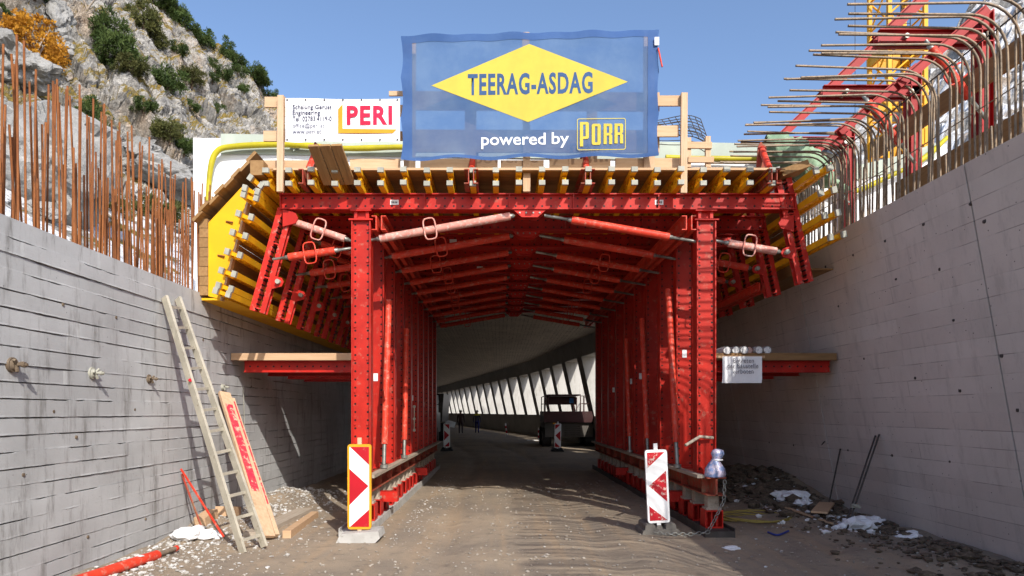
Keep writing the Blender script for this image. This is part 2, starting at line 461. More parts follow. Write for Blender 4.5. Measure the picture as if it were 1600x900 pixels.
def hillside():
    m = MB(); vs = []
    pxs = [-1400 + 55 * i for i in range(26)]
    x = 0.0
    while x < 470: pxs.append(x); x += 1.55
    x = 470.0
    while x <= 540: pxs.append(x); x += 10
    us = [i / 300 for i in range(301)]
    for px in pxs:
        for u in us: vs.append(hill_pt(px, u))
        e = hill_base(px, 1.0)
        vs.append(e + Vector((-10, 40, -6))); vs.append(e + Vector((-20, 90, -60)))
    w = len(us) + 2
    m.add(vs, [(i*w + j, (i+1)*w + j, (i+1)*w + j + 1, i*w + j + 1) for i in range(len(pxs) - 1) for j in range(w - 1)], False)
    return struct(obj('hillside', m, ROCK))
hillside()
def on_hill(px, py):                              # where the hillside shows at that pixel
    u = 0.0; best = None
    while u <= 1.0:
        p = hill_pt(px, u)
        yy = 643 - (p.z - EYE) * FOC / p.y
        if yy <= py: return p
        best = p; u += 0.01
    return best

# snowy mountain across the valley on the right
SKY_R = [(560, 180), (800, 230), (1200, 330), (1391, 505), (1450, 562), (1531, 640), (1700, 800), (2200, 1000), (3200, 1150)]
def mountain():
    m = MB(); vs = []
    pxs = [500 + 9 * i for i in range(170)] + [2040 + 60 * i for i in range(22)]
    us = [i / 110 for i in range(111)]
    for px in pxs:
        e1 = lerp_tab(SKY_R, px)
        y0 = 120 if px < 1300 else 70
        for u in us:
            Y = y0 + 300 * u
            e = -30 + (e1 + 30) * (u ** 0.8)
            p = Vector(((px - 780) * Y / FOC, Y, EYE + e * Y / FOC))
            q = p * 0.03
            d = noise.ridged_multi_fractal(q, 0.9, 2.1, 6, 1.0, 2.0) - 1.2
            vs.append(p + Vector((-0.3, -0.5, 0.8)) * d * (3 + 7 * u))
    w = len(us)
    m.add(vs, [(i*w + j, (i+1)*w + j, (i+1)*w + j + 1, i*w + j + 1) for i in range(len(pxs) - 1) for j in range(w - 1)], False)
    return struct(obj('mountain', m, ROCK_FAR))
mountain()

# ------------------------------------------------------------------ left retaining wall
LX = -4.2; LTOP = 3.32
RUSTY = worn('rusty_anchor', (0.17, 0.13, 0.09), (0.11, 0.08, 0.055), (0.25, 0.2, 0.15), 0.8, 14)
def left_wall():
    root = thing('retaining_wall', 'sunlit grey board-marked concrete wall on the left with rusty rods on top', 'wall', (LX, 9, 0))
    def loc(v): return (v[0] - LX, v[1] - 9, v[2])
    m = MB(); m.bb(-0.55, -0.03, -12, 11.0, -1.5, LTOP - 0.004); obj('wall_core', m, CONC_L, root)
    zs = [-0.35]
    while zs[-1] < LTOP - 0.30: zs.append(zs[-1] + U(0.142, 0.17))
    zs[-1] = LTOP - 0.17; zs.append(LTOP)
    y0, y1, n = -7.0, 11.0, 420
    for k in range(len(zs) - 1):
        za, zb = zs[k], zs[k+1]
        mm = MB(); vs = []; off = U(-0.004, 0.004)
        lip = 0.0; seams = [y0 + U(0, 4.2)]
        while seams[-1] < y1: seams.append(seams[-1] + 4.2)
        so = [U(-0.004, 0.005) for _ in seams]
        for i in range(n + 1):
            y = y0 + (y1 - y0) * i / n
            b = sum(1 for s in seams if s < y)
            o = off + so[min(b, len(so)-1)]
            ln = noise.noise(Vector((y * 2.1, k * 3.7, 0.2))); l2 = noise.noise(Vector((y * 6.0, k * 1.9, 5.2)))
            lip = max(0.0005, 0.0014 + 0.007 * ln + 0.006 * l2) if k % 3 else max(0.0005, 0.0030 + 0.008 * ln + 0.006 * l2)
            jag = 0.004 * noise.noise(Vector((y * 14, k * 2.1, 9.0)))
            bow = 0.002 * noise.noise(Vector((y * 2, k, 4)))
            gr = max(0.0, min(1.0, (noise.noise(Vector((y * 1.6, k * 5.3, 2.7))) + 0.55 * l2 + 0.14) * 4)); last = k == len(zs) - 2
            if last: gr = 0
            vs += [(-0.035, y, za + jag), (o + lip, y, za + jag), (o + bow + 0.25 * lip, y, za + 0.016), (o + bow, y, za + 0.6 * (zb - za)), (o - 0.001, y, zb - 0.014 * gr), (o - 0.002 - 0.032 * gr, y, zb - 0.011 * gr)]
        mm.add(vs, [(6*i + j, 6*i + 6 + j, 6*i + 7 + j, 6*i + 1 + j) for i in range(n) for j in range(5)])
        if k == len(zs) - 2:
            vs = []
            for i in range(n + 1):
                y = y0 + (y1 - y0) * i / n
                vs += [(-0.006, y, zb), (-0.555, y, zb + 0.006 * noise.noise(Vector((y * 5, 1, 1))))]
            mm.add(vs, [(2*i, 2*i+1, 2*i+3, 2*i+2) for i in range(n)])
        obj('concrete_course', mm, CONC_L, root)
    # rusty starter bars
    y = -3.25; r2 = random.Random(3)
    tall = MB(); tall.tube((0, 0, -0.1), (0, 0, 1.0), 0.0112, n=6); tall = tall.mesh('rebar')
    while y < 2.2:
        for row, (x, zt) in enumerate(((-0.10, 4.98), (-0.34, 5.05), (-0.22, 4.35))):
            if row == 2 and r2.random() < 0.35: continue
            if row == 0 and r2.random() < 0.55: continue
            yy = y + r2.uniform(-0.05, 0.05)
            if yy + 9 > 9.5 and row == 2: continue
            h = zt - LTOP + r2.uniform(-0.22, 0.06) - (0.45 if r2.random() < 0.22 else 0)
            o = obj('rebar', tall, RUST, root, (x + r2.uniform(-0.04, 0.04), yy, LTOP), (r2.gauss(0, 0.012), r2.gauss(0, 0.016), 0), (1, 1, h))
            if r2.random() < 0.04: o.rotation_euler = (0.16, 0.05, 0)
        y += r2.uniform(0.060, 0.092)
    # tie anchors with their wing nuts, and small tie holes
    an = MB(); an.tube((-0.03, 0, 0), (0.012, 0, 0), 0.062, 0.055, 14); an.tube((0.012, 0, 0), (0.03, 0, 0), 0.045, 0.03, 10); an.tube((0.0, 0, 0), (0.115, 0, 0), 0.012, n=8)
    for a in (0.5, 2.6, 4.7): an.beam((0.03, 0, 0), (0.045, 0.055 * math.cos(a), 0.055 * math.sin(a)), 0.018, 0.018)
    an.tube((0.075, 0, 0), (0.10, 0, 0), 0.022, n=6)
    an = an.mesh('tie_anchor')
    for px, py, mt, sc in ((18, 570, RUSTY, 1.15), (143, 583, ZINC, 1.1), (232, 592, RUSTY, 0.95), (347, 605, ZINC, 0.9)):
        Y = -LX * FOC / (780 - px); z = EYE + (643 - py) * Y / FOC
        a = an.copy(); a.materials.clear(); a.materials.append(mt)
        obj('tie_anchor', a, None, root, (0.006, Y - 9, z), (U(0, 3), 0, 0), (sc,) * 3)
    hm = MB(); hm.tube((-0.02, 0, 0), (0.0085, 0, 0), 0.02, 0.016, 8); hm.tube((0.008, 0, 0), (0.0095, 0, 0), 0.009, n=8); hm = hm.mesh('tie_hole')
    for px, py in ((98, 476), (181, 496), (317, 531), (36, 742), (83, 643), (227, 811), (137, 839), (119, 683), (392, 604), (210, 640)):
        Y = -LX * FOC / (780 - px); z = EYE + (643 - py) * Y / FOC
        obj('tie_hole', hm, RUSTY, root, (0.001, Y - 9, z))
left_wall()

# ------------------------------------------------------------------ right retaining wall, leaning in
RX0 = 5.75; RK = 0.18; RTOP = 4.3
def rx(z): return RX0 - RK * z
def right_wall():
    root = thing('retaining_wall', 'tall shaded grey concrete wall on the right leaning inward with hooked rods on top', 'wall', (5.3, 9, 0))
    def W(x, y, z): return (x - 5.3, y - 9, z)
    seams = [-5.35, -1.13, 3.09, 7.31, 11.53, 15.75, 20.2]
    for a, b in zip(seams, seams[1:]):
        m = MB(); z0, z1 = -1.5, RTOP
        vs = []
        for y in (a + 0.012, b - 0.012):
            vs += [W(rx(z0), y, z0), W(rx(z1), y, z1), W(rx(z1) + 0.42, y, z1), W(rx(z0) + 0.6, y, z0)]
        m.add(vs, [(0, 1, 2, 3), (7, 6, 5, 4), (0, 4, 5, 1), (1, 5, 6, 2), (2, 6, 7, 3), (3, 7, 4, 0)])
        obj('wall_panel', m, CONC_R, root)
    m = MB(); vs = []
    for y in (-5.3, 20.15):
        vs += [W(rx(-1.5) + 0.03, y, -1.5), W(rx(RTOP - 0.02) + 0.03, y, RTOP - 0.02), W(rx(RTOP) + 0.38, y, RTOP - 0.02), W(rx(-1.5) + 0.5, y, -1.5)]
    m.add(vs, [(0, 1, 2, 3), (7, 6, 5, 4), (0, 4, 5, 1), (1, 5, 6, 2), (2, 6, 7, 3), (3, 7, 4, 0)])
    obj('wall_core', m, DARKSTEEL, root)
    hm = MB(); hm.tube((-0.004, 0, 0), (0.02, 0, 0), 0.022, n=9); hm = hm.mesh('tie_hole')
    r2 = random.Random(11)
    for px, py in ((1516, 318), (1443, 350), (1383, 376), (1333, 398), (1290, 416), (1310, 478), (1468, 420), (1400, 436), (1565, 555), (1394, 711), (1484, 721), (1490, 500), (1350, 560), (1325, 703), (1590, 640), (1430, 590), (1240, 695), (1202, 691), (1538, 345), (1500, 610)):
        e = (643 - py) / FOC; Y = (RX0 - RK * EYE) / ((px - 780) / FOC + RK * e); z = EYE + e * Y
        obj('tie_hole', hm, DARKSTEEL, root, W(rx(z), Y, z), (0, math.atan(RK), 0), (1, r2.uniform(0.7, 1.2), r2.uniform(0.8, 1.3)))
    # hooked starter bars: up, over and towards the road
    def hooked(rad, zt, reach):
        pts = [(0, 0, -0.1), (0, 0, 0.55)]
        for i in range(8):
            a = math.pi / 2 * i / 7
            pts.append((-rad + rad * math.cos(a), 0, zt - rad + rad * math.sin(a)))
        pts.append((-reach, 0, zt))
        m = MB(); m.path(pts, 0.0140, 6); return m.mesh('hooked_rebar')
    hk = [hooked(0.36, 1.30, 1.60), hooked(0.40, 1.33, 1.66), hooked(0.33, 1.27, 1.55)]
    y = -1.6
    while y < 12.4:
        obj('hooked_rebar', r2.choice(hk), REBAR, root, W(5.08 + r2.uniform(-0.02, 0.02), y, RTOP), (r2.gauss(0, 0.018), r2.gauss(0, 0.012), r2.gauss(0, 0.035)))
        y += r2.uniform(0.095, 0.150)
    st = MB(); st.tube((0, 0, -0.1), (0, 0, 1), 0.0125, n=6); st = st.mesh('rebar')
    y = 5.0
    while y < 13.5:
        obj('rebar', st, REBAR, root, W(5.02 + r2.uniform(-0.01, 0.01), y, RTOP), (r2.gauss(0, 0.015), r2.gauss(0, 0.012), 0), (1, 1, 1.22 + r2.uniform(-0.03, 0.05) - 0.012 * (y - 6)))
        if r2.random() < 0.6: obj('rebar', st, RUST, root, W(5.28, y + r2.uniform(0, 0.1), RTOP), (r2.gauss(0, 0.02), r2.gauss(0, 0.02), 0), (1, 1, r2.uniform(0.35, 0.95)))
        y += r2.uniform(0.15, 0.21)
    m = MB(); m.tube(W(4.99, 5.0, RTOP + 1.20), W(4.99, 12.6, RTOP + 1.13), 0.008, n=6); obj('tie_rod', m, DARKSTEEL, root)
    m = MB(); m.tube(W(5.06, 5.0, RTOP + 0.55), W(5.06, 12.6, RTOP + 0.5), 0.006, n=6); obj('tie_rod', m, REBAR, root)
    for k in range(14):                           # broken mortar edge along the wall top
        y = 5.2 + 0.55 * k; m = MB(); m.box((0, 0, 0), (0.16, r2.uniform(0.2, 0.5), 0.035)); obj('edge_batten', m, W_NEW, root, W(5.16, y, RTOP + 0.02), (0, 0, r2.gauss(0, 0.05)))
right_wall()

# ------------------------------------------------------------------ finished gallery behind the formwork
def gallery():
    root = thing('gallery', 'finished concrete avalanche gallery with leaning columns curving away to the left', 'tunnel', (0, 20, 0))
    def W(x, y, z): return (x, y - 20, z)
    ys = [20.3 + 1.1 * i for i in range(96)]
    HL = 0.22
    def xr(y, z): return gx(y) + HL * (2.8 - z)
    def strip(name, prof, mat, y0=20.3, y1=125.0):
        m = MB(); vs = []; n = len(prof(20.3)); yy = [y for y in ys if y0 <= y <= y1]
        for y in yy: vs += [W(*p) for p in prof(y)]
        m.add(vs, [(j*n + i, (j+1)*n + i, (j+1)*n + (i+1) % n, j*n + (i+1) % n) for j in range(len(yy) - 1) for i in range(n)])
        m.add([W(*p) for p in prof(yy[0])], [tuple(range(n))]); m.add([W(*p) for p in prof(yy[-1])], [tuple(range(n))])
        return obj(name, m, mat, root)
    strip('ceiling', lambda y: [(gx(y) - 9.9, y, 5.45), (xr(y, 5.0) - 0.002, y, 5.0), (xr(y, 5.0) + 0.9, y, 5.0), (xr(y, 5.8) + 0.9, y, 5.85), (gx(y) - 10.4, y, 6.4)], CONC_C)
    strip('parapet', lambda y: [(xr(y, -1.5), y, -1.5), (xr(y, 1.43), y, 1.43), (xr(y, 1.43) + 0.72, y, 1.43), (xr(y, -1.5) + 0.72, y, -1.5)], CONC_G)
    strip('header', lambda y: [(xr(y, 4.2), y, 4.2), (xr(y, 4.998), y, 4.998), (xr(y, 4.998) + 0.72, y, 4.998), (xr(y, 4.2) + 0.72, y, 4.2)], CONC_G)
    strip('back_wall', lambda y: [(gx(y) - 9.5, y, -1.5), (gx(y) - 9.5, y, 5.42), (gx(y) - 10.0, y, 5.42), (gx(y) - 10.0, y, -1.5)], CONC_G)
    yc = 32.25 - 3.45 * 3
    while yc < 122:
        m = MB(); a = (gx(yc + 0.3) - gx(yc - 0.3)) / 0.6; L = math.hypot(1, a)
        t = Vector((a / L, 1 / L, 0)); nrm = Vector((1 / L, -a / L, 0)); vs = []
        for z in (1.40, 4.25):
            c = Vector((xr(yc, z) + 0.003, yc, z))
            for s, d in ((-0.45, 0), (0.45, 0), (0.45, 0.70), (-0.45, 0.70)):
                vs.append(W(*(c + t * s + nrm * d)))
        m.add(vs, [(3, 2, 1, 0), (4, 5, 6, 7), (0, 1, 5, 4), (1, 2, 6, 5), (2, 3, 7, 6), (3, 0, 4, 7)])
        obj('column', m, CONC_G, root); yc += 3.45
gallery()

# ------------------------------------------------------------------ red and yellow formwork carriage
Y0 = 9.7; SP = 1.106; NF = 10
def strut(root, p, q, body, r=0.055, handle=None, mat=None, hflip=1):
    """a telescopic prop: thick tube with thin threaded ends; body = (from, to) along it"""
    p, q = Vector(p), Vector(q); d = q - p
    m = MB(); a, b = p + d * body[0], p + d * body[1]
    m.tube(a, b, r, n=12)
    o = obj('strut', m, mat or RED_TUBE, root)
    for e, f, sg in ((p, a, 1), (q, b, -1)):
        m = MB(); dn = d.normalized() * sg
        m.path([e, f - dn * 0.05, f - dn * 0.048, f + dn * 0.02], [0.022, 0.022, 0.032, 0.032], 8); obj('spindle', m, STEEL, root)
    if handle is not None:
        c = p + d * handle; dn = d.normalized(); up = Vector((0, 0, 1)); up = (up - dn * up.dot(dn)).normalized()
        hw, hh = 0.085, 0.15; pts = []
        for k in range(16):
            t = 2 * math.pi * k / 16; cx, sx = math.cos(t), math.sin(t)
            sq = lambda v: math.copysign(abs(v) ** 0.5, v)
            pts.append(c + dn * (hw * sq(cx)) + up * (hh * sq(sx)) + Vector((0, -r - 0.012, 0)))
        m = MB(); m.path(pts, 0.011, 6, closed=True); obj('handle', m, mat or RED_TUBE, root)
    return o

def girder_mesh(L):
    m = MB()                                       # lattice girder, local z is its height 0..0.24, local y its length
    m.bb(-0.04, 0.04, 0, L, 0.0, 0.06); m.bb(-0.04, 0.04, 0, L, 0.18, 0.24)
    y = 0.06; s = 1
    while y < L - 0.16:
        a, b = (0.055, 0.185) if s > 0 else (0.185, 0.055)
        m.beam((0, y, a), (0, y + 0.15, b), 0.028, 0.05, up=(1, 0, 0)); y += 0.15; s = -s
    return m.mesh('girder')
def cap_mesh():
    m = MB(); m.box((0, -0.010, 0), (0.084, 0.05, 0.064))
    return m.mesh('end_cap')
def caps(gr, cp):
    for z in (0.03, 0.21): obj('end_cap', cp, ZINC, gr, (0, 0, z))

def carriage():
    root = thing('formwork_carriage', 'red steel portal formwork carriage carrying yellow girders over the road', 'formwork', (0.43, 14.5, 0))
    def W(x, y, z): return (x - 0.43, y - 14.5, z)
    XL, XR = -1.945, 2.917                         # post centres
    # shared meshes
    pz0, pz1 = 0.78, 4.34; ph = pz1 - pz0
    m = MB()
    m.bb(-0.118, 0.118, -0.055, -0.043, 0, ph); m.bb(-0.118, 0.118, 0.043, 0.055, 0, ph)
    for s in (-1, 1): m.bb(s * 0.118, s * 0.136, -0.10, 0.10, 0, ph)
    post = m.mesh('post')
    m = MB()                                        # head and foot plates, bolts
    m.bb(-0.17, 0.17, -0.12, 0.12, ph, ph + 0.022); m.bb(-0.105, -0.06, -0.06, 0.06, ph + 0.022, ph + 0.152); m.bb(0.06, 0.105, -0.06, 0.06, ph + 0.022, ph + 0.152); m.bb(-0.15, 0.15, -0.10, 0.10, ph + 0.135, ph + 0.1535); m.bb(-0.06, 0.06, -0.02, 0.02, ph + 0.022, ph + 0.135); fit = m.mesh('post_plate')
    m = MB(); m.bb(-0.16, 0.16, -0.13, 0.13, -0.02, 0.0); foot = m.mesh('foot_plate')
    m = MB()
    for z in [0.23 + 0.46 * i for i in range(8)]:
        for s in (-1, 1): m.tube((s * 0.088, -0.056, z), (s * 0.088, -0.074, z), 0.016, n=7)
    bolts = m.mesh('bolt_row')
    bx0, bx1 = -3.09, 4.18; bl = bx1 - bx0; bh = 0.225
    m = MB()
    m.bb(-bl/2, bl/2, -0.052, -0.040, -bh/2 + 0.016, bh/2 - 0.016); m.bb(-bl/2, bl/2, 0.040, 0.052, -bh/2 + 0.016, bh/2 - 0.016)
    m.bb(-bl/2, bl/2, -0.105, 0.105, bh/2 - 0.016, bh/2); m.bb(-bl/2, bl/2, -0.105, 0.105, -bh/2, -bh/2 + 0.016)
    for x in [-bl/2 + 0.01, -1.6, -0.4, 0.5, 1.7, bl/2 - 0.01]:
        m.bb(x - 0.008, x + 0.008, -0.1, 0.1, -bh/2 + 0.016, bh/2 - 0.016)
    beam = m.mesh('cross_beam')
    m = MB()
    for dy in (-0.075, 0.075): m.prism([(-0.235, 0), (0.235, 0), (0.11, -0.105), (-0.11, -0.105)], dy - 0.007, dy + 0.007)
    gus = m.mesh('gusset')
    m = MB()
    for x in (-0.14, -0.05, 0.05, 0.14):
        m.tube((x, -0.083, -0.045), (x, -0.095, -0.045), 0.013, n=6)
    gb = m.mesh('gusset_bolts')
    wl = 1.50                                       # slanted side waler, local z along it
    m = MB()
    for s in (-1, 1):
        m.bb(s * 0.032, s * 0.042, -0.06, 0.06, 0, wl); m.bb(s * 0.042, s * 0.112, -0.06, -0.05, 0, wl); m.bb(s * 0.042, s * 0.112, 0.05, 0.06, 0, wl)
    for z in (0.05, 0.5, 1.0, 1.45): m.bb(-0.03, 0.03, -0.055, 0.055, z - 0.01, z + 0.01)
    wal = m.mesh('side_waler')
    m = MB(); m.prism([(-0.02, 0.10), (0.13, 0.06), (0.16, 0), (0.13, -0.06), (-0.02, -0.10)], -0.012, 0.012)
    ear = m.mesh('pivot_lug'); m = MB(); m.tube((0.09, -0.075, 0), (0.09, 0.05, 0), 0.034, n=10); pin = m.mesh('pivot_pin')
    paper = MB(); paper.bb(-0.06, 0.06, -0.002, 0.002, -0.035, 0.035); paper = paper.mesh('sticker')
    mark = MB()
    for i in range(4): mark.bb(-0.04 + i * 0.022, -0.026 + i * 0.022, -0.0035, -0.0022, -0.014, 0.014)
    mark = mark.mesh('sticker_print')
    r3 = random.Random(5)
    LW_T, LW_B = Vector((-3.02, 0, 4.50)), Vector((-3.42, 0, 3.06))
    RW_T, RW_B = Vector((4.02, 0, 4.93)), Vector((4.33, 0, 3.47))
    for i in range(NF):
        Y = Y0 + SP * i
        b = obj('cross_beam', beam, RED_X, root, W((bx0 + bx1) / 2, Y, 4.6075))
        def L(x, y, z): return (x - (bx0 + bx1) / 2, y - Y, z - 4.6075)
        for X in (XL, XR):
            p = obj('post', post, RED_Z, b, L(X, Y, pz0))
            obj('post_plate', fit, RED, b, L(X, Y, pz0)); obj('foot_plate', foot, RED, b, L(X, Y, pz0))
            if i < 4: obj('bolt_row', bolts, RED, b, L(X, Y, pz0))['kind'] = 'stuff'
        obj('gusset', gus, RED, b, L(0.43, Y, 4.494)); obj('gusset_bolt', gb, STEEL, b, L(0.43, Y, 4.494))['kind'] = 'stuff'
        for px_, pz_ in ((-2.05, 4.10), (3.02, 4.10), (-1.80, 4.10), (2.78, 4.10)): pass
        hs = 0.40 + r3.uniform(-0.05, 0.05)
        strut(b, L(XL + 0.13, Y - 0.02, 4.08), L(0.22, Y - 0.02, 4.43), (0.06, 0.97), 0.056, hs, RED_PALE if i == 0 else None)
        strut(b, L(0.64, Y - 0.02, 4.43), L(XR - 0.13, Y - 0.02, 4.06), (0.17 + r3.uniform(-0.02, 0.02), 0.80 + r3.uniform(-0.04, 0.04)), 0.056, 0.55 if 1 < i < 9 and i != 5 else None)
        strut(b, L(XL - 0.13, Y - 0.03, 4.06), L(-2.98, Y - 0.03, 4.36), (0.12, 0.92) if i == 0 else (0.1, 0.8), 0.050, 0.52, RED_PALE if i == 0 else None)
        strut(b, L(XL - 0.13, Y - 0.05, 3.96), L(-3.20, Y - 0.05, 3.80), (0.22, 0.80), 0.055, 0.52)
        strut(b, L(XR + 0.13, Y - 0.03, 4.07), L(4.14, Y - 0.03, 3.88), (0.18, 0.80), 0.055, 0.44, RED_PALE if i == 0 else None)
        for (T, Bt, sgn) in ((LW_T, LW_B, 1), (RW_T, RW_B, -1)):
            d = (T - Bt); ang = math.atan2(d.x, d.z)
            w_ = obj('side_waler', wal, RED_W, b, L(Bt.x, Y, Bt.z), (0, ang, 0))
            c = Bt + d * 0.29
            lg = obj('pivot_lug', ear, RED, b, L(c.x + sgn * 0.10, Y - 0.05, c.z), (0, 0 if sgn > 0 else math.pi, 0)); obj('pivot_pin', pin, ZINC, b, lg.location, lg.rotation_euler)
        if i == 0:                                  # lugs joining waler and beam
            obj('pivot_lug', ear, RED, b, L(-3.02, Y - 0.09, 4.37), (0, 0, 0), (1.2,) * 3); obj('pivot_lug', ear, RED, b, L(4.12, Y - 0.09, 4.30), (0, math.pi, 0), (1.2,) * 3)
            for x in (-1.48, 2.26):
                s_ = obj('sticker', paper, WHITE, b, L(x, Y - 0.056, 4.605)); obj('sticker_print', mark, BLACK, b, L(x, Y - 0.056, 4.605))
        elif i in (2, 4, 6, 8):
            obj('sticker', paper, WHITE, b, L(-1.2 + 0.2 * i, Y - 0.056, 4.605))
        if i in (1, 4, 5, 7):
            obj('sticker', paper, WHITE, b, L(XL, Y - 0.06, 2.25 - 0.06 * i), (0, math.pi / 2, 0))
            obj('sticker', paper, WHITE, b, L(XR, Y - 0.06, 2.62 - 0.06 * i), (0, math.pi / 2, 0))
    # longitudinal wales just inside the post heads
    for X in (XL + 0.26, XR - 0.26):
        m = MB()
        for s in (-1, 1): m.bb(s * 0.03, s * 0.045, -5.6, 5.6, -0.1, 0.1); m.bb(s * 0.045, s * 0.10, -5.6, 5.6, 0.088, 0.1); m.bb(s * 0.045, s * 0.10, -5.6, 5.6, -0.1, -0.088)
        obj('longitudinal_wale', m, RED_TUBE, root, W(X, 15.15, 4.292))
    m = MB()
    for s in (-1, 1): m.bb(s * 0.03, s * 0.045, -4.6, 4.6, -0.07, 0.07); m.bb(s * 0.045, s * 0.09, -4.6, 4.6, 0.06, 0.07); m.bb(s * 0.045, s * 0.09, -4.6, 4.6, -0.07, -0.06)
    obj('longitudinal_wale', m, RED_TUBE, root, W(4.16, 15.4, 3.62))
    # deck girders and boards
    gl = girder_mesh(10.7); cp = cap_mesh()
    X = -3.17
    while X < 3.9:
        gr = obj('girder', gl, YEL, root, W(X, 9.26 + r3.uniform(-0.03, 0.03), 4.715)); caps(gr, cp); X += 0.3125
    bdm = MB(); bdm.bb(-3.66, 3.66, -0.098, 0.098, 0, 0.035); bdm = bdm.mesh('deck_board')
    for k in range(50): obj('deck_board', bdm, W_BRN, root, W(0.28, 9.50 + 0.2 * k, 4.957 + r3.uniform(0, 0.004)))
    for X in (-2.62, -0.38, 1.20, 3.72):            # red channels lying between the girders
        m = MB()
        for s in (-1, 1): m.bb(s * 0.028, s * 0.040, 0, 10.5, 0, 0.2); m.bb(s * 0.040, s * 0.095, 0, 10.5, 0.188, 0.2); m.bb(s * 0.040, s * 0.095, 0, 10.5, 0, 0.012)
        obj('deck_channel', m, RED_RUSTY, root, W(X, 9.22, 4.73))
        m = MB(); m.tube((0, 0, 0), (0.02, 0.35, 0.42), 0.045, n=10); obj('tension_prop', m, RED_TUBE, root, W(X, 9.40, 4.99))
        m = MB(); m.prism([(-0.09, 0), (0.09, 0), (0.06, 0.42), (-0.02, 0.5), (-0.06, 0.42)], -0.012, 0.012); obj('prop_bracket', m, RED_RUSTY, root, W(X + 0.02, 9.72, 4.99))
    # stop-end timbers along the front of the deck
    for x0, x1, z0, h in ((-3.28, -2.66, 5.02, 0.13), (-2.08, -1.38, 5.02, 0.15), (-1.1, -0.02, 5.0, 0.17), (0.02, 0.62, 5.0, 0.15), (0.70, 1.55, 5.0, 0.17), (1.62, 2.6, 5.0, 0.18), (2.7, 3.5, 5.01, 0.04)):
        m = MB(); m.bb(-(x1 - x0) / 2, (x1 - x0) / 2, -0.02, 0.02, 0, h); obj('stop_board', m, W_NEW, root, W((x0 + x1) / 2, 9.53, z0))
    m = MB(); m.bb(-3.4, 3.4, -0.05, 0.05, 0, 0.03); obj('edge_batten', m, W_NEW, root, W(0.3, 9.42, 4.966))
    # left side shutter: slanted boards, girders along it, yellow bulkhead
    A, B = Vector((-3.46, 0, 4.74)), Vector((-3.88, 0, 3.25)); t = (B - A).normalized(); n = Vector((-t.z, 0, t.x)); n = n if n.x > 0 else -n
    th = math.atan2(n.x, n.z); ta = math.atan2(t.x, t.z)
    bw = (B - A).length / 8
    bo = MB(); bo.bb(-0.02, 0.0, 0, 10.3, 0.004, bw - 0.004); bo = bo.mesh('shutter_board')
    for k in range(8):
        c = A + t * (bw * k); obj('shutter_board', bo, W_BRNY, root, W(c.x, 9.62, c.z), (0, ta, 0))
    c = A + Vector((0.22, 0, 0.24)); m = MB(); m.beam((0, 5.1, 0), (0.001, 5.1, 0.001), 0.01, 0.01)
    m = MB(); R, Ln, cc = m.frame((A.x, 0, A.z), (-3.30, 0, 4.97)); m.beam((A.x, 5.15, A.z), (-3.30, 5.15, 4.97), 10.3, 0.03); obj('shutter_board', m, W_BRNY, root, W(0, 9.62, 0))
    rows = [0.06, 0.145, 0.41, 0.68, 0.95, 1.22, 1.42, 1.505]
    for s_ in rows:
        c = A + t * s_ + n * 0.006
        gr = obj('girder', gl, YEL, root, W(c.x, 9.26 + r3.uniform(-0.02, 0.02), c.z), (0, th, 0)); caps(gr, cp)
    gr = obj('girder', gl, YEL, root, W(-3.40, 9.28, 4.84), (0, math.radians(125), 0)); caps(gr, cp)
    m = MB(); m.prism([(A.x - 0.03, A.z), (B.x - 0.03, B.z - 0.02), (-4.085, 3.27), (-4.085, 4.30), (-3.62, 4.80)], -0.012, 0.012); obj('bulkhead_panel', m, YPLY, root, W(0, 9.60, 0))
    m = MB(); m.beam((A.x - 0.005, 0, A.z + 0.02), (B.x - 0.005, 0, B.z - 0.05), 0.03, 0.09, up=(0, 1, 0)); obj('edge_batten', m, W_NEWZ, root, W(0, 9.57, 0))
    for k in range(8):                               # upright board ends beside the bulkhead
        z = 3.28 + 0.135 * k; m = MB(); m.bb(-0.062, 0.062, -0.02, 0.3, 0.003, 0.131); obj('board_end', m, W_BRNY, root, W(-4.15 + r3.uniform(-0.006, 0.006), 9.60, z))
    e0, e1 = Vector((-4.23, 0, 4.30)), Vector((-3.36, 0, 5.22)); dd = (e1 - e0) / 8; an = math.atan2(dd.z, dd.x)
    sm = MB(); sm.bb(-0.012, dd.length + 0.012, -0.16, 0.5, -0.02, 0.022); sm = sm.mesh('roof_board')
    for k in range(8):
        c = e0 + dd * k + Vector((-0.72, 0, 0.69)) * ((k % 2) * 0.024 + k * 0.001); obj('roof_board', sm, W_BRNY, root, W(c.x, 9.60 + r3.uniform(-0.02, 0.02), c.z), (0, -an, 0))
    m = MB(); m.beam((-3.42, 0, 4.96), (-3.24, 0, 4.96), 0.6, 0.2); obj('edge_block', m, W_BRNY, root, W(0.02, 9.62, 0.02))
    for px, py in ((352, 345), (339, 398)):
        p = at(px, py, 9.55); m = MB(); m.tube((0, 0.02, 0), (0.1, 0, -0.02), 0.012, n=6); obj('tie_stub', m, RUST, root, W(p.x, 9.56, p.z))
    m = MB(); m.bb(-4.185, -3.80, 0, 10.3, 3.215, 3.245); obj('sill_board', m, YPLY, root, W(0, 9.60, 0))
    # right side shutter
    A, B = Vector((4.36, 0, 5.0)), Vector((4.62, 0, 3.80)); t = (B - A).normalized(); n = Vector((t.z, 0, -t.x)); n = n if n.x < 0 else -n
    th = math.atan2(n.x, n.z); ta = math.atan2(t.x, t.z); bw = (B - A).length / 7
    bo = MB(); bo.bb(0.0, 0.02, 0, 9.3, 0.004, bw - 0.004); bo = bo.mesh('shutter_board')
    for k in range(7):
        c = A + t * (bw * k); obj('shutter_board', bo, W_BRNY, root, W(c.x, 10.3, c.z), (0, ta, 0))
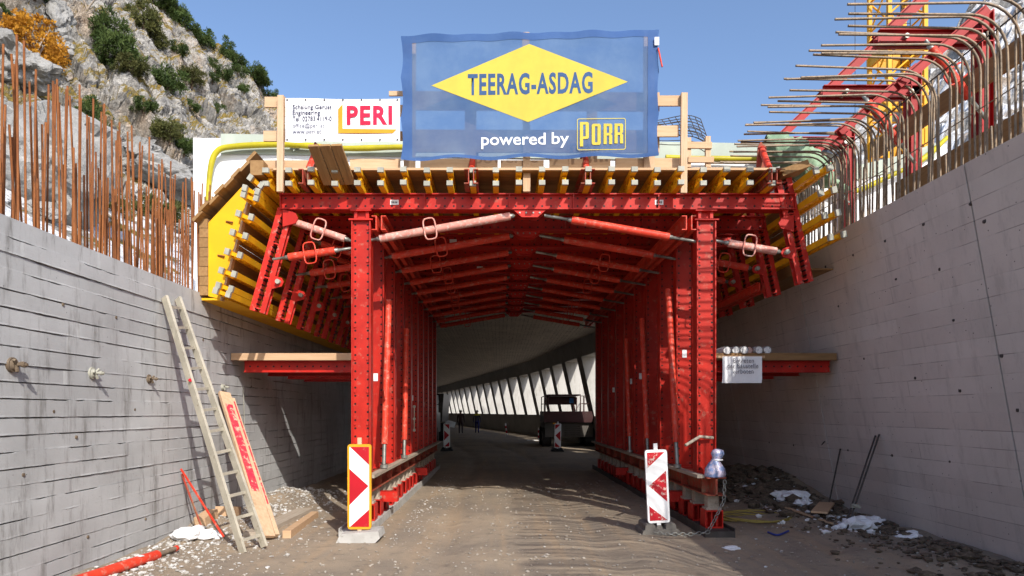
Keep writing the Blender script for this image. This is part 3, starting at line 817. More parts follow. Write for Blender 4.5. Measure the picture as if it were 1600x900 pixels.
    for k in range(3):
        m = MB(); m.bb(0.004, 0.14, 0, 9.3, -0.01, 0.01); obj('shutter_board', m, W_BRNY, root, W(4.61 + 0.145 * k, 10.3, 3.80))
    for s_ in (0.13, 0.43, 0.73, 1.03):
        c = A + t * s_ + n * 0.004
        gr = obj('girder', gl, YEL, root, W(c.x, 9.02 + r3.uniform(-0.05, 0.05), c.z), (0, th, 0)); caps(gr, cp)
    m = MB(); m.bb(-0.2, 0.2, 0, 0.4, 0, 0.10); obj('edge_block', m, W_BRNY, root, W(4.12, 9.45, 4.98), (0, -0.35, 0))
    # base: rail beams, jacks and ground sills on either side
    for X, sx in ((-1.93, 1), (2.93, -1)):
        m = MB(); m.bb(-0.014, 0.014, -5.6, 5.25, -0.125, 0.125)
        for z in (-0.125, 0.110): m.bb(-0.13, 0.13, -5.6, 5.25, z, z + 0.015)
        for k in range(11): m.bb(-0.11, 0.11, -5.3 + 1.05 * k, -5.28 + 1.05 * k, -0.11, 0.11)
        rail = obj('base_rail', m, RED_RUSTY, root, W(X, 14.8, 0.635))
        jm = MB(); jm.bb(-0.12, 0.12, -0.13, 0.13, -0.35, -0.33); jm.bb(-0.12, 0.12, -0.13, 0.13, -0.575, -0.555)
        for a in (-0.115, -0.035, 0.035, 0.115): jm.bb(a - 0.008, a + 0.008, -0.12, 0.12, -0.555, -0.35)
        jm.bb(-0.11, 0.11, 0.02, 0.04, -0.555, -0.35); jm = jm.mesh('jack_box')
        km = MB(); km.bb(-0.075, 0.075, -0.075, 0.075, -0.30, -0.125); km.bb(-0.10, 0.10, -0.10, 0.10, -0.33, -0.30); km = km.mesh('jack_block')
        k = 0; y = 9.42 - 14.8
        while y < 5.0:
            obj('jack_box', jm, RED, rail, (0, y, 0)); obj('jack_block', km, W_GRY, rail, (0, y, 0))
            y += 0.52 if k % 3 else 0.62; k += 1
        for y in (10.75, 15.2):                     # cross shoes sticking inward
            m = MB(); m.bb(-0.34, 0.34, y - 14.8 - 0.09, y - 14.8 + 0.09, 0.24 - 0.635, 0.40 - 0.635); obj('cross_shoe', m, RED, rail)
        m = MB(); m.bb(-0.2, 0.2, -5.75, 5.2, -0.05, 0.058)
        m.bb(-0.2, -0.185, -5.75, 5.2, 0.058, 0.10); m.bb(0.185, 0.2, -5.75, 5.2, 0.058, 0.10)
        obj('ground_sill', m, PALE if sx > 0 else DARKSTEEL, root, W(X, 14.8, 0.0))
        m = MB(); m.bb(-0.05, 0.05, -5.5, 5.2, 0, 0.045); obj('rail_plank', m, W_GRY, root, W(X + sx * 0.18, 14.8, 0.742))
    # raking props leaning between the right-hand posts and left-hand posts
    for X, y0, y1, z0, z1 in ((2.70, 10.35, 10.9, 0.85, 3.6), (2.70, 12.4, 12.9, 0.85, 3.4), (2.72, 14.2, 14.6, 0.85, 3.2), (-1.74, 10.3, 10.75, 0.85, 3.4), (-1.74, 12.5, 12.8, 0.85, 3.2)):
        m = MB(); p, q = Vector((X, y0, z0)), Vector((X, y1, z1)); d = q - p
        m.tube(p + d * 0.12, q, 0.05, n=12); o = obj('raking_prop', m, RED_TUBE, root, W(0, 0, 0))
        m = MB(); m.tube(p, p + d * 0.125, 0.03, n=8); m.tube(p - Vector((0, 0, 0.05)), p, 0.06, n=10); obj('spindle', m, STEEL, o)
        m = MB(); c = p + d * 0.42; m.path([c + Vector((0, -0.05, 0.09)), c + Vector((0, -0.12, 0.09)), c + Vector((0, -0.12, -0.09)), c + Vector((0, -0.05, -0.09))], 0.011, 6); obj('handle', m, RED_TUBE, o)
    # spanner hanging on a left post, short rod poking out of the right one
    m = MB(); m.tube((0, 0, 0), (0, 0, 0.5), 0.011, n=8)
    for z in (0.02, 0.25, 0.5): m.tube((0, -0.02, z), (0, 0.01, z), 0.03, n=10)
    obj('spanner', m, ZINC, root, W(-1.73, 13.9, 1.25))
    m = MB(); m.path([(0, 0, 0), (-0.2, -0.05, 0.02), (-0.42, -0.12, -0.1)], 0.022, 8); obj('rod', m, W_GRY, root, W(3.0, 9.58, 1.28))
    return root
carriage()

# ------------------------------------------------------------------ work platforms hung on the outer posts
def platform(name, label, x0, x1, red_out):
    xc = (x0 + x1) / 2; root = thing(name, label, 'platform', (xc, 11.8, 2.42), 'work platforms beside the portal')
    r2 = random.Random(int(abs(x0) * 100))
    for k in range(5):
        m = MB(); m.bb(-(x1 - x0) / 2, (x1 - x0) / 2, -0.115, 0.115, 0, 0.075); obj('plank', m, W_NEW if x0 < 0 else W_GRY, root, (r2.uniform(-0.03, 0.03), -1.0 + 0.24 * k, 0.04))
    m = MB(); m.bb(-(x1 - x0) / 2 - 0.02, (x1 - x0) / 2 + 0.02, -0.02, 0.02, 0, 0.11); obj('edge_board', m, W_NEW if x0 < 0 else W_BRN, root, (0, -1.14, 0.03))
    for k in range(4):
        m = MB()
        for s in (-1, 1): m.bb(-(x1 - x0) / 2 + 0.12, (x1 - x0) / 2 + (0.12 if x0 < 0 else 0), s * 0.03, s * 0.042, -0.15, 0.035); m.bb(-(x1 - x0) / 2 + 0.12, (x1 - x0) / 2, s * 0.042, s * 0.08, 0.025, 0.035); m.bb(-(x1 - x0) / 2 + 0.12, (x1 - x0) / 2, s * 0.042, s * 0.08, -0.15, -0.14)
        o = obj('bracket_beam', m, RED_X, root, (0, -0.93 + 1.106 * k, 0))
    return root
platform('work_platform', 'timber work platform on red brackets between the left posts and the sunlit wall', -4.16, -2.12, -1)
platform('work_platform', 'timber work platform on red brackets right of the portal, pipes lying on it', 3.10, 5.24, 1)

# ------------------------------------------------------------------ roof slab wrapped in white sheet, hoses
def sheet_mat():
    t = NT('white_sheeting'); v = t.coord(False)
    xyz = t.sep(v)
    col = t.mix(t.ramp(t.noise(v, 0.8, 5, 0.6), 0.35, 0.7), (0.80, 0.81, 0.83), (0.70, 0.71, 0.73))
    seam = t.math('LESS_THAN', t.math('FRACT', t.math('DIVIDE', xyz[2], 0.9)), 0.012)
    col = t.mix(t.math('MULTIPLY', seam, 0.5), col, (0.4, 0.4, 0.42))
    t.bump(t.noise(v, 2.2, 4), 0.3, 0.05)
    return t.done(col, 0.6, 0, 0.3)
SHEET = sheet_mat()
FELT = worn('pale_green_felt', (0.42, 0.47, 0.40), (0.36, 0.40, 0.35), (0.30, 0.30, 0.27), 0.9, 2, bump=0.3)
TARP = worn('green_tarp', (0.24, 0.34, 0.22), (0.16, 0.25, 0.16), (0.34, 0.42, 0.32), 0.7, 3, (0.5, 0.7))
def roof_slab():
    root = thing('roof_slab', 'new roof section behind the signs wrapped in white sheeting', 'roof slab', (0.5, 11.6, 3.3))
    poly = [(-5.2, 3.2), (-5.2, 6.30), (4.0, 6.12), (5.0, 6.08), (5.55, 5.95), (6.1, 5.76), (6.75, 5.9), (7.6, 6.2), (7.6, 3.2), (5.5, 3.2), (5.46, 4.36), (4.72, 4.36), (4.44, 5.03), (-3.36, 5.03), (-3.60, 4.80), (-4.02, 3.36), (-4.78, 3.36), (-4.78, 3.2)]
    m = MB(); n = 26; ring = []
    m.prism([(x - 0.5, z - 3.3) for x, z in poly], 0.0, 8.5); obj('white_sheet', m, SHEET, root)
    m = MB(); m.prism([(x - 0.5, z - 3.3) for x, z in ((-4.72, 6.02), (-4.72, 6.36), (4.1, 6.20), (5.05, 6.16), (5.6, 6.03), (6.15, 5.84), (6.75, 5.98), (7.4, 6.2), (7.4, 5.95), (6.75, 5.74), (6.1, 5.58), (5.5, 5.74), (4.9, 5.86), (4.0, 5.90))], -0.03, 8.4); obj('grey_cover', m, FELT, root)
    m = MB(); m.add([(-4.1, -0.06, 3.06), (-3.72, -0.06, 3.05), (-3.95, -0.14, 2.72), (-3.98, -0.04, 2.9)], [(0, 2, 1), (0, 3, 2), (1, 2, 3), (0, 1, 3)]); obj('loose_flap', m, FELT, root)
roof_slab()
def hose(label, pts, r):
    c = MB(); fine = []
    for i in range(len(pts) - 1):
        p0 = Vector(pts[max(i-1, 0)]); p1 = Vector(pts[i]); p2 = Vector(pts[i+1]); p3 = Vector(pts[min(i+2, len(pts)-1)])
        for k in range(6):
            u = k / 6
            fine.append(0.5 * ((2*p1) + (p2-p0)*u + (2*p0-5*p1+4*p2-p3)*u*u + (3*p1-p0-3*p2+p3)*u**3))
    fine.append(Vector(pts[-1]))
    c.path(fine, [r * (1 + 0.25 * noise.noise(p * 2)) for p in fine], 8)
    return tag(obj('hose', c, HOSE, None), label, 'hose', 'yellow hoses on the roof section')
hose('yellow hose looped over the white sheeting left of the banners', [at(325, 400, 11.45), at(325, 330, 11.45), at(328, 270, 11.45), at(338, 238, 11.45), at(365, 229, 11.45), at(450, 226, 11.45), at(540, 232, 11.45), at(630, 230, 11.45), at(640, 236, 11.5)], 0.05)
hose('yellow hose sagging along the white sheeting behind the hooked rods', [at(1040, 246, 11.45), at(1130, 248, 11.45), at(1200, 250, 11.45), at(1250, 265, 11.45), at(1290, 288, 11.45), at(1330, 300, 11.45), at(1380, 280, 11.45), at(1440, 250, 11.45), at(1480, 215, 11.6)], 0.045)

# ------------------------------------------------------------------ timber guard rail that carries the banners
def railing():
    root = thing('guard_railing', 'rough timber guard railing of posts and boards along the deck edge', 'railing', (0.4, 9.55, 4.97))
    def W(x, y, z): return (x - 0.4, y - 9.55, z - 4.97)
    def post(px, py0, py1, w, Y=9.36, mat=W_NEWZ):
        a, b = at(px, py1, Y), at(px, py0, Y); m = MB(); m.bb(-w/2, w/2, -0.03, 0.03, 0, b.z - a.z); obj('post', m, mat, root, W(a.x, Y, a.z), (0, U(-0.01, 0.01), 0))
    def board(px0, px1, py0, py1, Y=9.42):
        a, b = at(px0, py1, Y), at(px1, py0, Y); m = MB(); m.bb(0, b.x - a.x, -0.016, 0.016, 0, b.z - a.z); obj('board', m, W_NEW, root, W(a.x, Y, a.z), (0, U(-0.006, 0.006), 0))
    post(438, 150, 300, 0.085); post(1068, 146, 302, 0.085)
    post(640, 60, 266, 0.16, 9.50); post(1014, 50, 264, 0.15, 9.50); post(823, 52, 300, 0.10, 9.50); post(735, 172, 250, 0.16, 9.56); post(925, 150, 250, 0.14, 9.56)
    board(414, 446, 152, 168); board(412, 446, 205, 221)
    board(440, 640, 165, 182, 9.56); board(440, 640, 206, 220, 9.56)
    board(632, 1030, 143, 172, 9.56); board(632, 1030, 203, 238, 9.56)
    board(1018, 1070, 150, 166); board(1018, 1060, 197, 214)
    board(608, 640, 143, 150, 9.5); board(1070, 1112, 222, 232, 9.6); board(1075, 1115, 245, 254, 9.6)
    post(1106, 214, 262, 0.07, 9.64); post(1075, 216, 262, 0.07, 9.64)
railing()
def loose_planks():
    root = thing('plank_stack', 'three brown planks tipped over the deck edge below the small banner', 'planks', at(520, 262, 9.2))
    for k in range(3):
        m = MB(); m.bb(-0.07, 0.07, -0.33, 0.33, -0.018, 0.018); obj('plank', m, W_BRNY, root, (-0.155 + 0.15 * k, 0.0, 0.03 + 0.004 * k), (-0.5, 0, -0.10))
loose_planks()

# ------------------------------------------------------------------ banners and signs
def cloth_mat(name, c, c2, alpha, weave=True):
    t = NT(name); v = t.coord(False)
    col = t.mix(t.ramp(t.noise(v, 1.8, 6, 0.65), 0.35, 0.7), c, c2)
    if alpha < 1:
        a = t.math('ADD', alpha - 0.03, t.math('MULTIPLY', t.noise(v, 3, 5), 0.08))
        t.val(t.b.inputs['Alpha'], a)
    t.bump(t.noise(v, 5, 3), 0.15, 0.02)
    return t.done(col, 0.75, 0, 0.2)
BLUE = cloth_mat('blue_mesh_cloth', (0.055, 0.115, 0.25), (0.095, 0.16, 0.28), 0.74)
BLUE_D = cloth_mat('blue_hem_cloth', (0.038, 0.090, 0.235), (0.055, 0.115, 0.265), 0.94)
B_YEL = cloth_mat('yellow_print', (0.60, 0.485, 0.075), (0.52, 0.42, 0.07), 0.82)
B_TXT = cloth_mat('blue_print', (0.030, 0.080, 0.20), (0.04, 0.10, 0.24), 0.85)
B_WHT = cloth_mat('white_print', (0.80, 0.81, 0.83), (0.72, 0.74, 0.77), 0.85)
PVC = cloth_mat('white_pvc', (0.78, 0.78, 0.80), (0.70, 0.71, 0.73), 1.0)
P_RED = cloth_mat('red_print', (0.52, 0.014, 0.045), (0.50, 0.02, 0.07), 1.0)
P_ORA = cloth_mat('orange_print', (0.70, 0.24, 0.015), (0.68, 0.30, 0.03), 1.0)
P_NAV = cloth_mat('navy_print', (0.02, 0.022, 0.06), (0.03, 0.032, 0.07), 1.0)
P_GRY = cloth_mat('grey_print', (0.09, 0.095, 0.14), (0.12, 0.125, 0.17), 1.0)
P_FADE = cloth_mat('faded_print', (0.07, 0.07, 0.10), (0.25, 0.25, 0.28), 1.0)
def text(body, mat, parent, x0, x1, z0, z1, y, fat=0.0, name='lettering', rot=0.0, space=1.0):
    """letters fitted to the box x0..x1, z0..z1 of the parent's own plane"""
    cu = bpy.data.curves.new(name, 'FONT'); cu.body = body; cu.offset = fat; cu.space_character = space; cu.extrude = 0.0; cu.resolution_u = 3
    o = bpy.data.objects.new(name, cu); COL.objects.link(o)
    dg = bpy.context.evaluated_depsgraph_get(); me = bpy.data.meshes.new_from_object(o.evaluated_get(dg))
    bpy.data.objects.remove(o); bpy.data.curves.remove(cu)
    xs = [v.co.x for v in me.vertices]; ys = [v.co.y for v in me.vertices]
    ax, bx, ay, by = min(xs), max(xs), min(ys), max(ys)
    for v in me.vertices:
        X = x0 + (v.co.x - ax) / (bx - ax) * (x1 - x0); Z = z0 + (v.co.y - ay) / (by - ay) * (z1 - z0)
        v.co = (X, y, Z + rot * X)
    me.materials.clear(); me.materials.append(mat)
    me.update()
    return obj(name, me, mat, parent)
def flat(polys, mat, parent, name, y, rot=0.0, th=0.0015):
    m = MB()
    for p in polys: m.prism([(x, z + rot * x) for x, z in p], y, y + th)
    return obj(name, m, mat, parent)
def rect(x0, x1, z0, z1): return [(x0, z0), (x1, z0), (x1, z1), (x0, z1)]

def big_banner():
    Y = 9.30; c = at(828, 147, Y); s = Y / FOC; RT = 0.0
    root = thing('banner', 'large blue mesh banner with a yellow diamond above the portal', 'banner', c)
    def X(px): return (px - 828) * s
    def Z(py): return (147 - py) * s
    def wav(u, v):
        e = 2 * max(abs(u - 0.5), abs(v - 0.5)); k_ = max(0.0, (e - 0.80) / 0.20)
        return k_ * (0.016 * math.sin(u * 21 + v * 2) + 0.014 * math.sin(v * 17 + u * 3)) + 0.002 * math.sin(u * 9 + v * 4)
    def edge(u, v):
        px = 628 + 400 * u + (3.0 * abs(math.sin(v * math.pi * 3)) - 1) * (1 if u < 0.02 else (-1 if u > 0.98 else 0))
        top = 57 - 11 * u + 1.0 * math.sin(u * 40); bot = 249 - 5 * u + 2.0 * math.sin(u * 23)
        return px, bot + (top - bot) * v
    m = MB(); n, k = 60, 30; vs = []
    for j in range(k + 1):
        for i in range(n + 1):
            px, py = edge(i / n, j / k); vs.append((X(px), wav(i / n, j / k), Z(py)))
    m.add(vs, [(j*(n+1) + i, j*(n+1) + i + 1, (j+1)*(n+1) + i + 1, (j+1)*(n+1) + i) for j in range(k) for i in range(n)], True)
    obj('cloth', m, BLUE, root)
    def hem(name, us, vsn):
        m = MB(); vs = []
        for v in vsn:
            for u in us:
                px, py = edge(u, v); vs.append((X(px), wav(u, v) - 0.006, Z(py)))
        a = len(us); m.add(vs, [(j*a + i, j*a + i + 1, (j+1)*a + i + 1, (j+1)*a + i) for j in range(len(vsn) - 1) for i in range(a - 1)], True)
        obj(name, m, BLUE_D, root)
    L = [i / 60 for i in range(61)]
    hem('hem', L, [0.945, 0.97, 1.002]); hem('hem', L, [-0.002, 0.012, 0.025]); hem('hem', [-0.002, 0.02, 0.04], L); hem('hem', [0.96, 0.98, 1.002], L)
    yf = -0.0055
    sl = 0.010
    def Q(px, py): return (X(px), Z(py))
    flat([[Q(674, 134), Q(825, 191), Q(981, 128), Q(827, 69)]], B_YEL, root, 'diamond', yf)
    text('TEERAG-ASDAG', B_TXT, root, X(731), X(926), Z(148), Z(114), yf - 0.003, 0.030, 'lettering', 0.018, 1.12)
    text('powered', B_WHT, root, X(752), X(852.5), Z(232.5), Z(208), yf - 0.003, 0.012, 'lettering', 0.012); text('by', B_WHT, root, X(862), X(889), Z(231.8), Z(207.5), yf - 0.003, 0.012, 'lettering', 0.012)
    # the emblem: four block letters in a thin rounded frame
    ex0, ex1, ez0, ez1 = X(901.5), X(977.5), Z(236), Z(186.5); r = 0.03; w = 0.010
    def rr(x0, x1, z0, z1, r):
        p = []
        for cx, cz, a0 in ((x1 - r, z0 + r, -90), (x1 - r, z1 - r, 0), (x0 + r, z1 - r, 90), (x0 + r, z0 + r, 180)):
            for k_ in range(5):
                a = math.radians(a0 + 22.5 * k_); p.append((cx + r * math.cos(a), cz + r * math.sin(a)))
        return p
    a, b = rr(ex0, ex1, ez0, ez1, r), rr(ex0 + w, ex1 - w, ez0 + w, ez1 - w, r - w)
    m = MB(); nn = len(a); m.add([(x, yf - 0.003, z + 0.012 * x) for x, z in a] + [(x, yf - 0.003, z + 0.012 * x) for x, z in b], [(i, (i+1) % nn, nn + (i+1) % nn, nn + i) for i in range(nn)]); obj('emblem_frame', m, B_YEL, root)
    def let(ch, px0, px1, pt, pb, pd):
        x0, x1, t_, b_, d_ = X(px0), X(px1), Z(pt), Z(pb), Z(pd); wd = (x1 - x0) * 0.36; h = t_ - b_; P = []
        k_ = (x1 - x0) * 0.14
        def bar(a0, a1, c0, c1): P.append(rect(a0, a1, c0, c1))
        if ch == 'P':
            bar(x0, x0 + wd, d_, t_); P.append([(x0 + wd, t_ - 0.035), (x1 - wd, t_ - 0.035), (x1 - wd, t_), (x0 + wd, t_)]); P.append([(x1 - wd, b_ + h * 0.22), (x1 - k_, b_ + h * 0.22), (x1, b_ + h * 0.22 + k_), (x1, t_ - k_), (x1 - k_, t_), (x1 - wd, t_)]); bar(x0 + wd, x1 - wd, b_ + h * 0.22, b_ + h * 0.22 + 0.035)
        elif ch == 'O':
            P.append([(x0 + k_, b_), (x0 + wd, b_), (x0 + wd, t_), (x0 + k_, t_), (x0, t_ - k_), (x0, b_ + k_)]); P.append([(x1 - wd, b_), (x1 - k_, b_), (x1, b_ + k_), (x1, t_ - k_), (x1 - k_, t_), (x1 - wd, t_)]); bar(x0 + wd, x1 - wd, t_ - 0.035, t_); bar(x0 + wd, x1 - wd, b_, b_ + 0.035)
        else:
            bar(x0, x0 + wd, b_, t_); bar(x0 + wd, x1 - wd, t_ - 0.035, t_); bar(x0 + wd, x1 - wd, b_ + h * 0.42, b_ + h * 0.42 + 0.035)
            P.append([(x1 - wd, b_ + h * 0.50), (x1 - k_, b_ + h * 0.50), (x1, b_ + h * 0.56), (x1, t_ - k_), (x1 - k_, t_), (x1 - wd, t_)]); P.append([(x1 - wd, b_), (x1, b_), (x1, b_ + h * 0.42), (x1 - k_, b_ + h * 0.498), (x1 - wd, b_ + h * 0.498)])
        flat(P, B_YEL, root, 'emblem_letter', yf - 0.0035, 0.012)
    let('P', 906, 920, 192, 226, 230); let('O', 924.5, 938.5, 195, 228, 228); let('R', 943, 956.5, 195, 227, 227); let('R', 960, 973.5, 195, 226, 226)
    m = MB(); m.bb(-0.03, 0.03, -0.004, 0.004, -0.05, 0.06); obj('fixing_tag', m, PVC, root, (X(1025), -0.05, Z(68)))
    m = MB(); m.path([(X(1027), -0.05, Z(78)), (X(1030), -0.05, Z(92)), (X(1033), -0.06, Z(108))], 0.012, 6); obj('fixing_strap', m, RED_TUBE, root)
big_banner()

def small_banner():
    Y = 9.30; c = at(536, 188, Y); s = Y / FOC
    root = thing('banner', 'small white banner with red letters and an orange corner left of the blue one', 'banner', c)
    def X(px): return (px - 536) * s
    def Z(py): return (188 - py) * s
    m = MB(); n, k = 36, 10; vs = []
    for j in range(k + 1):
        for i in range(n + 1):
            u, v = i / n, j / k
            top = 153.5 + 3 * math.sin(u * 3) * u; bot = 221.5 + 1.0 * math.sin(u * 14)
            vs.append((X(446 + 179 * u), 0.004 * math.sin(u * 11 + v * 3) + 0.003 * math.sin(v * 12), Z(bot + (top - bot) * v)))
    m.add(vs, [(j*(n+1) + i, j*(n+1) + i + 1, (j+1)*(n+1) + i + 1, (j+1)*(n+1) + i) for j in range(k) for i in range(n)], True)
    obj('cloth', m, PVC, root)
    yf = -0.0095
    text('PERI', P_RED, root, X(542), X(613), Z(195.5), Z(165.5), yf, 0.034, space=1.14)
    flat([[(X(528.5), Z(208.5)), (X(535.5), Z(201.5)), (X(535.5), Z(163)), (X(528.5), Z(171))], [(X(528.5), Z(208.5)), (X(614), Z(208.5)), (X(620), Z(202.5)), (X(535.5), Z(201.5))]], P_ORA, root, 'corner_mark', yf)
    for body, x1, pt, pb, mt in (('Schalung Ger\u00fcst', 518.5, 164, 173, P_NAV), ('Engineering', 500.5, 172.5, 182.2, P_NAV), ('Tel. 02783.4119-0', 518.5, 182, 190, P_NAV), ('office@peri.at', 507, 193, 201.5, P_GRY), ('www.peri.at', 502, 202.5, 211, P_GRY)):
        text(body, mt, root, X(457.5), X(x1), Z(pb), Z(pt), yf, 0.014 if mt is P_NAV else 0.006, space=1.04)
    em = MB(); em.tube((0, -0.004, 0), (0, 0.004, 0), 0.012, n=10); em = em.mesh('eyelet')
    for px in (449, 478, 507, 536, 565, 594, 621):
        for py in (156.5, 218.5): obj('eyelet', em, DARKSTEEL, root, (X(px), -0.010, Z(py)))
small_banner()

def paper_sign():
    Y = 10.52; c = at(1159, 577, Y); s = Y / FOC
    root = thing('notice_sign', 'white paper notice with three lines of black writing on the right platform', 'sign', c)
    def X(px): return (px - 1159) * s
    def Z(py): return (577 - py) * s
    m = MB(); n = 12; vs = []
    for v in range(7):
        for i in range(n + 1):
            u = i / n; px = 1129 + 61.5 * u - (1.0 if v == 0 else 0)
            vs.append((X(px), 0.006 * math.sin(u * 9) - 0.012 * (1 - v / 6) * u, Z(598.5 - 41.5 * v / 6)))
    m.add(vs, [(j*(n+1) + i, j*(n+1) + i + 1, (j+1)*(n+1) + i + 1, (j+1)*(n+1) + i) for j in range(6) for i in range(n)], True)
    obj('paper', m, PVC, root)
    yf = -0.024
    text('Betreten', P_FADE, root, X(1145), X(1177), Z(567), Z(560), yf, 0.003, space=1.08)
    text('der Baustelle', P_FADE, root, X(1135.5), X(1184), Z(575.5), Z(568.2), yf, 0.003, space=1.08)
    text('verboten', P_FADE, root, X(1143.5), X(1176.5), Z(584), Z(576.6), yf, 0.003, space=1.08)
paper_sign()

# ------------------------------------------------------------------ things on the right platform
pm = MB(); pm.tube((0, 0, 0), (0, 1.0, 0), 0.066, n=14, cap=False); pm.tube((0, 0.01, 0), (0, 0.99, 0), 0.055, n=14)
pm = pm.mesh('pipe')
labs = ['leftmost white pipe end lying low on the right platform', 'second white pipe end from the left on the right platform', 'third white pipe end from the left on the right platform', 'pinkish pipe end half hidden between white ones on the right platform', 'fifth pipe end from the left on the right platform, bright white', 'rightmost grey and white pipe end on the right platform']
PINK = worn('pink_pipe', (0.62, 0.40, 0.34), (0.55, 0.35, 0.30), (0.3, 0.2, 0.18), 0.7, 9, (0.55, 0.7))
SPOT = worn('spotted_pipe_end', (0.74, 0.73, 0.72), (0.62, 0.62, 0.62), (0.12, 0.12, 0.13), 0.7, 22, (0.55, 0.62))
for k, px in enumerate((1139, 1153.5, 1166, 1175.5, 1189, 1203)):
    me = pm.copy(); me.materials.append(PINK if k == 3 else SPOT)
    tag(obj('pipe', me, None, None, (at(px, 553, 10.55).x, 10.62 + (0.07 if k == 3 else 0.02 * (k % 2)), 2.535 + 0.067 + (0.0 if k == 0 else 0.006)), (U(-0.004, 0.004), 0, 0)), labs[k], 'pipe', 'pipe ends on the right platform')
m = MB(); m.bb(-0.42, 0.42, -0.07, 0.07, 0, 0.045); tag(obj('plank', m, W_BRNY, None, (4.72, 10.95, 2.536), (0, 0, 0.12)), 'short brown plank lying on the outer end of the right platform', 'plank')
m = MB(); m.bb(-0.48, 0.30, -0.02, 0.02, -0.018, 0.018); tag(obj('batten', m, W_NEW, None, (3.82, 10.60, 2.497), (0, 0.0, 0)), 'pale batten along the platform edge above the paper notice', 'batten')

# ------------------------------------------------------------------ red bracket frames, boards, tarp and crane beyond the right wall
RED_SHADE = worn('red_paint_with_shade', (0.34, 0.012, 0.012), (0.26, 0.010, 0.010), (0.30, 0.08, 0.06), 0.5, 3, (0.62, 0.78))  # red paint darkened: the shade on the bracket frames is put into the colour
def bracket_frames():
    m = MB()                                       # built once: horizontal double channel, outer post, rising and falling diagonals
    def ch(p, q, w=0.16, d=0.12):
        m2 = MB(); R, L, c = m2.frame(p, q, (0, 1, 0))
        return m2
    tags = ['nearest red steel bracket frame standing above the right wall', 'middle red steel bracket frame above the right wall in front of the crane', 'farthest red steel bracket frame above the right wall beside the green tarp']
    for k, Y in enumerate((8.25, 9.65, 11.45)):
        root = thing('bracket_frame', tags[k], 'bracket', (5.8, Y, 4.3), 'red bracket frames above the right wall')
        def chan(name, p, q, w, d, mat=RED_W):
            mm = MB(); pv, qv = Vector(p), Vector(q); R, L, c = mm.frame(p, q, (0, 1, 0))
            for s in (-1, 1):
                mm.box(c + R @ Vector((0, 0, s * d / 3)), (w, L, 0.014), R)
                for e in (-1, 1): mm.box(c + R @ Vector((e * (w / 2 - 0.006), 0, s * (d / 3 + 0.028))), (0.012, L, 0.05), R)
            return obj(name, mm, RED_SHADE, root)
        zb = 6.15 - 4.3
        chan('beam', (-1.25, 0, zb), (0.12, 0, zb), 0.15, 0.14)
        chan('upright', (0.04, 0.0, -0.6), (0.04, 0.0, zb + 0.3), 0.15, 0.14)
        chan('rising_diagonal', (-1.22, 0.09, zb - 0.02), (-0.16, 0.09, zb + 0.98), 0.13, 0.10)
        chan('lower_diagonal', (-1.04, -0.09, zb - 0.61), (0.02, -0.09, zb + 0.30), 0.11, 0.10)
        strut(root, (-0.75, -0.16, zb - 0.10), (-0.02, -0.16, zb - 1.05), (0.10, 0.72), 0.05, 0.45)
        [obj('pin', MB().tube((px_, -0.14, zb - 0.03), (px_, 0.15, zb - 0.03), 0.03, n=8), STEEL, root) for px_ in (-0.05, -0.95)]
bracket_frames()
for k, (z, lab) in enumerate(((5.55, 'upper long brown board running behind the hooked rods'), (4.62, 'lower long brown board on edge behind the hooked rods on the right wall'))):
    m = MB(); m.bb(-0.025, 0.025, -3.4, 1.9 if k else 2.4, -0.13 if k == 0 else -0.28, 0.13 if k == 0 else 0.28)
    tag(obj('formwork_board', m, W_BRNY, None, (5.62 + 0.03 * k, 7.8, z)), lab, 'board')
def tarp():
    m = MB(); n, k = 46, 16; vs = []
    for i in range(n + 1):
        u = i / n; base = at(1195 + 130 * u, 222 + 75 * u ** 1.1, 11.15)
        for j in range(k + 1):
            a = math.pi * 2 * j / k; r = (0.05 + 0.20 * math.sin(math.pi * min(1, u * 1.15 + 0.05)) ** 0.6)
            r *= 1 + 0.35 * noise.noise(Vector((u * 9, j * 0.9, 2))) + 0.22 * math.sin(u * 40 + j * 2.1)
            vs.append(base + Vector((0.25 * r * math.cos(a), 0.9 * r * math.sin(a), r * math.cos(a))))
    m.add(vs, [(i*(k+1) + j, i*(k+1) + j + 1, (i+1)*(k+1) + j + 1, (i+1)*(k+1) + j) for i in range(n) for j in range(k)], True)
    tag(obj('tarpaulin', m, TARP, None), 'crumpled green tarpaulin bundled over the edge of the roof section', 'tarpaulin')
tarp()
def mesh_cage():
    c = at(1058, 200, 10.6); root = thing('mesh_cage', 'bent black steel mesh cage standing behind the right end of the blue banner', 'cage', c)
    def P(u, v): return Vector((-0.42 + 0.78 * u + 0.20 * v - 0.05 * u * v, 0.06 * math.sin(u * 6), 0.10 + 0.28 * u - 0.42 * v * (0.4 + 0.6 * u) - 0.25 * u * u))
    for i in range(9):
        m = MB(); m.path([P(i / 8, j / 6) for j in range(7)], 0.0065, 5); obj('wire', m, DARKSTEEL, root)
    for j in range(8):
        m = MB(); m.path([P(i / 10, j / 7) for i in range(11)], 0.0065, 5); obj('wire', m, DARKSTEEL, root)
    for j in range(6):
        m = MB(); m.path([P(i / 10, j / 7) + Vector((0.02 + 0.05 * (i / 10), 0.3, 0.04 - 0.03 * j)) for i in range(11)], 0.0065, 5); obj('wire', m, DARKSTEEL, root)
mesh_cage()
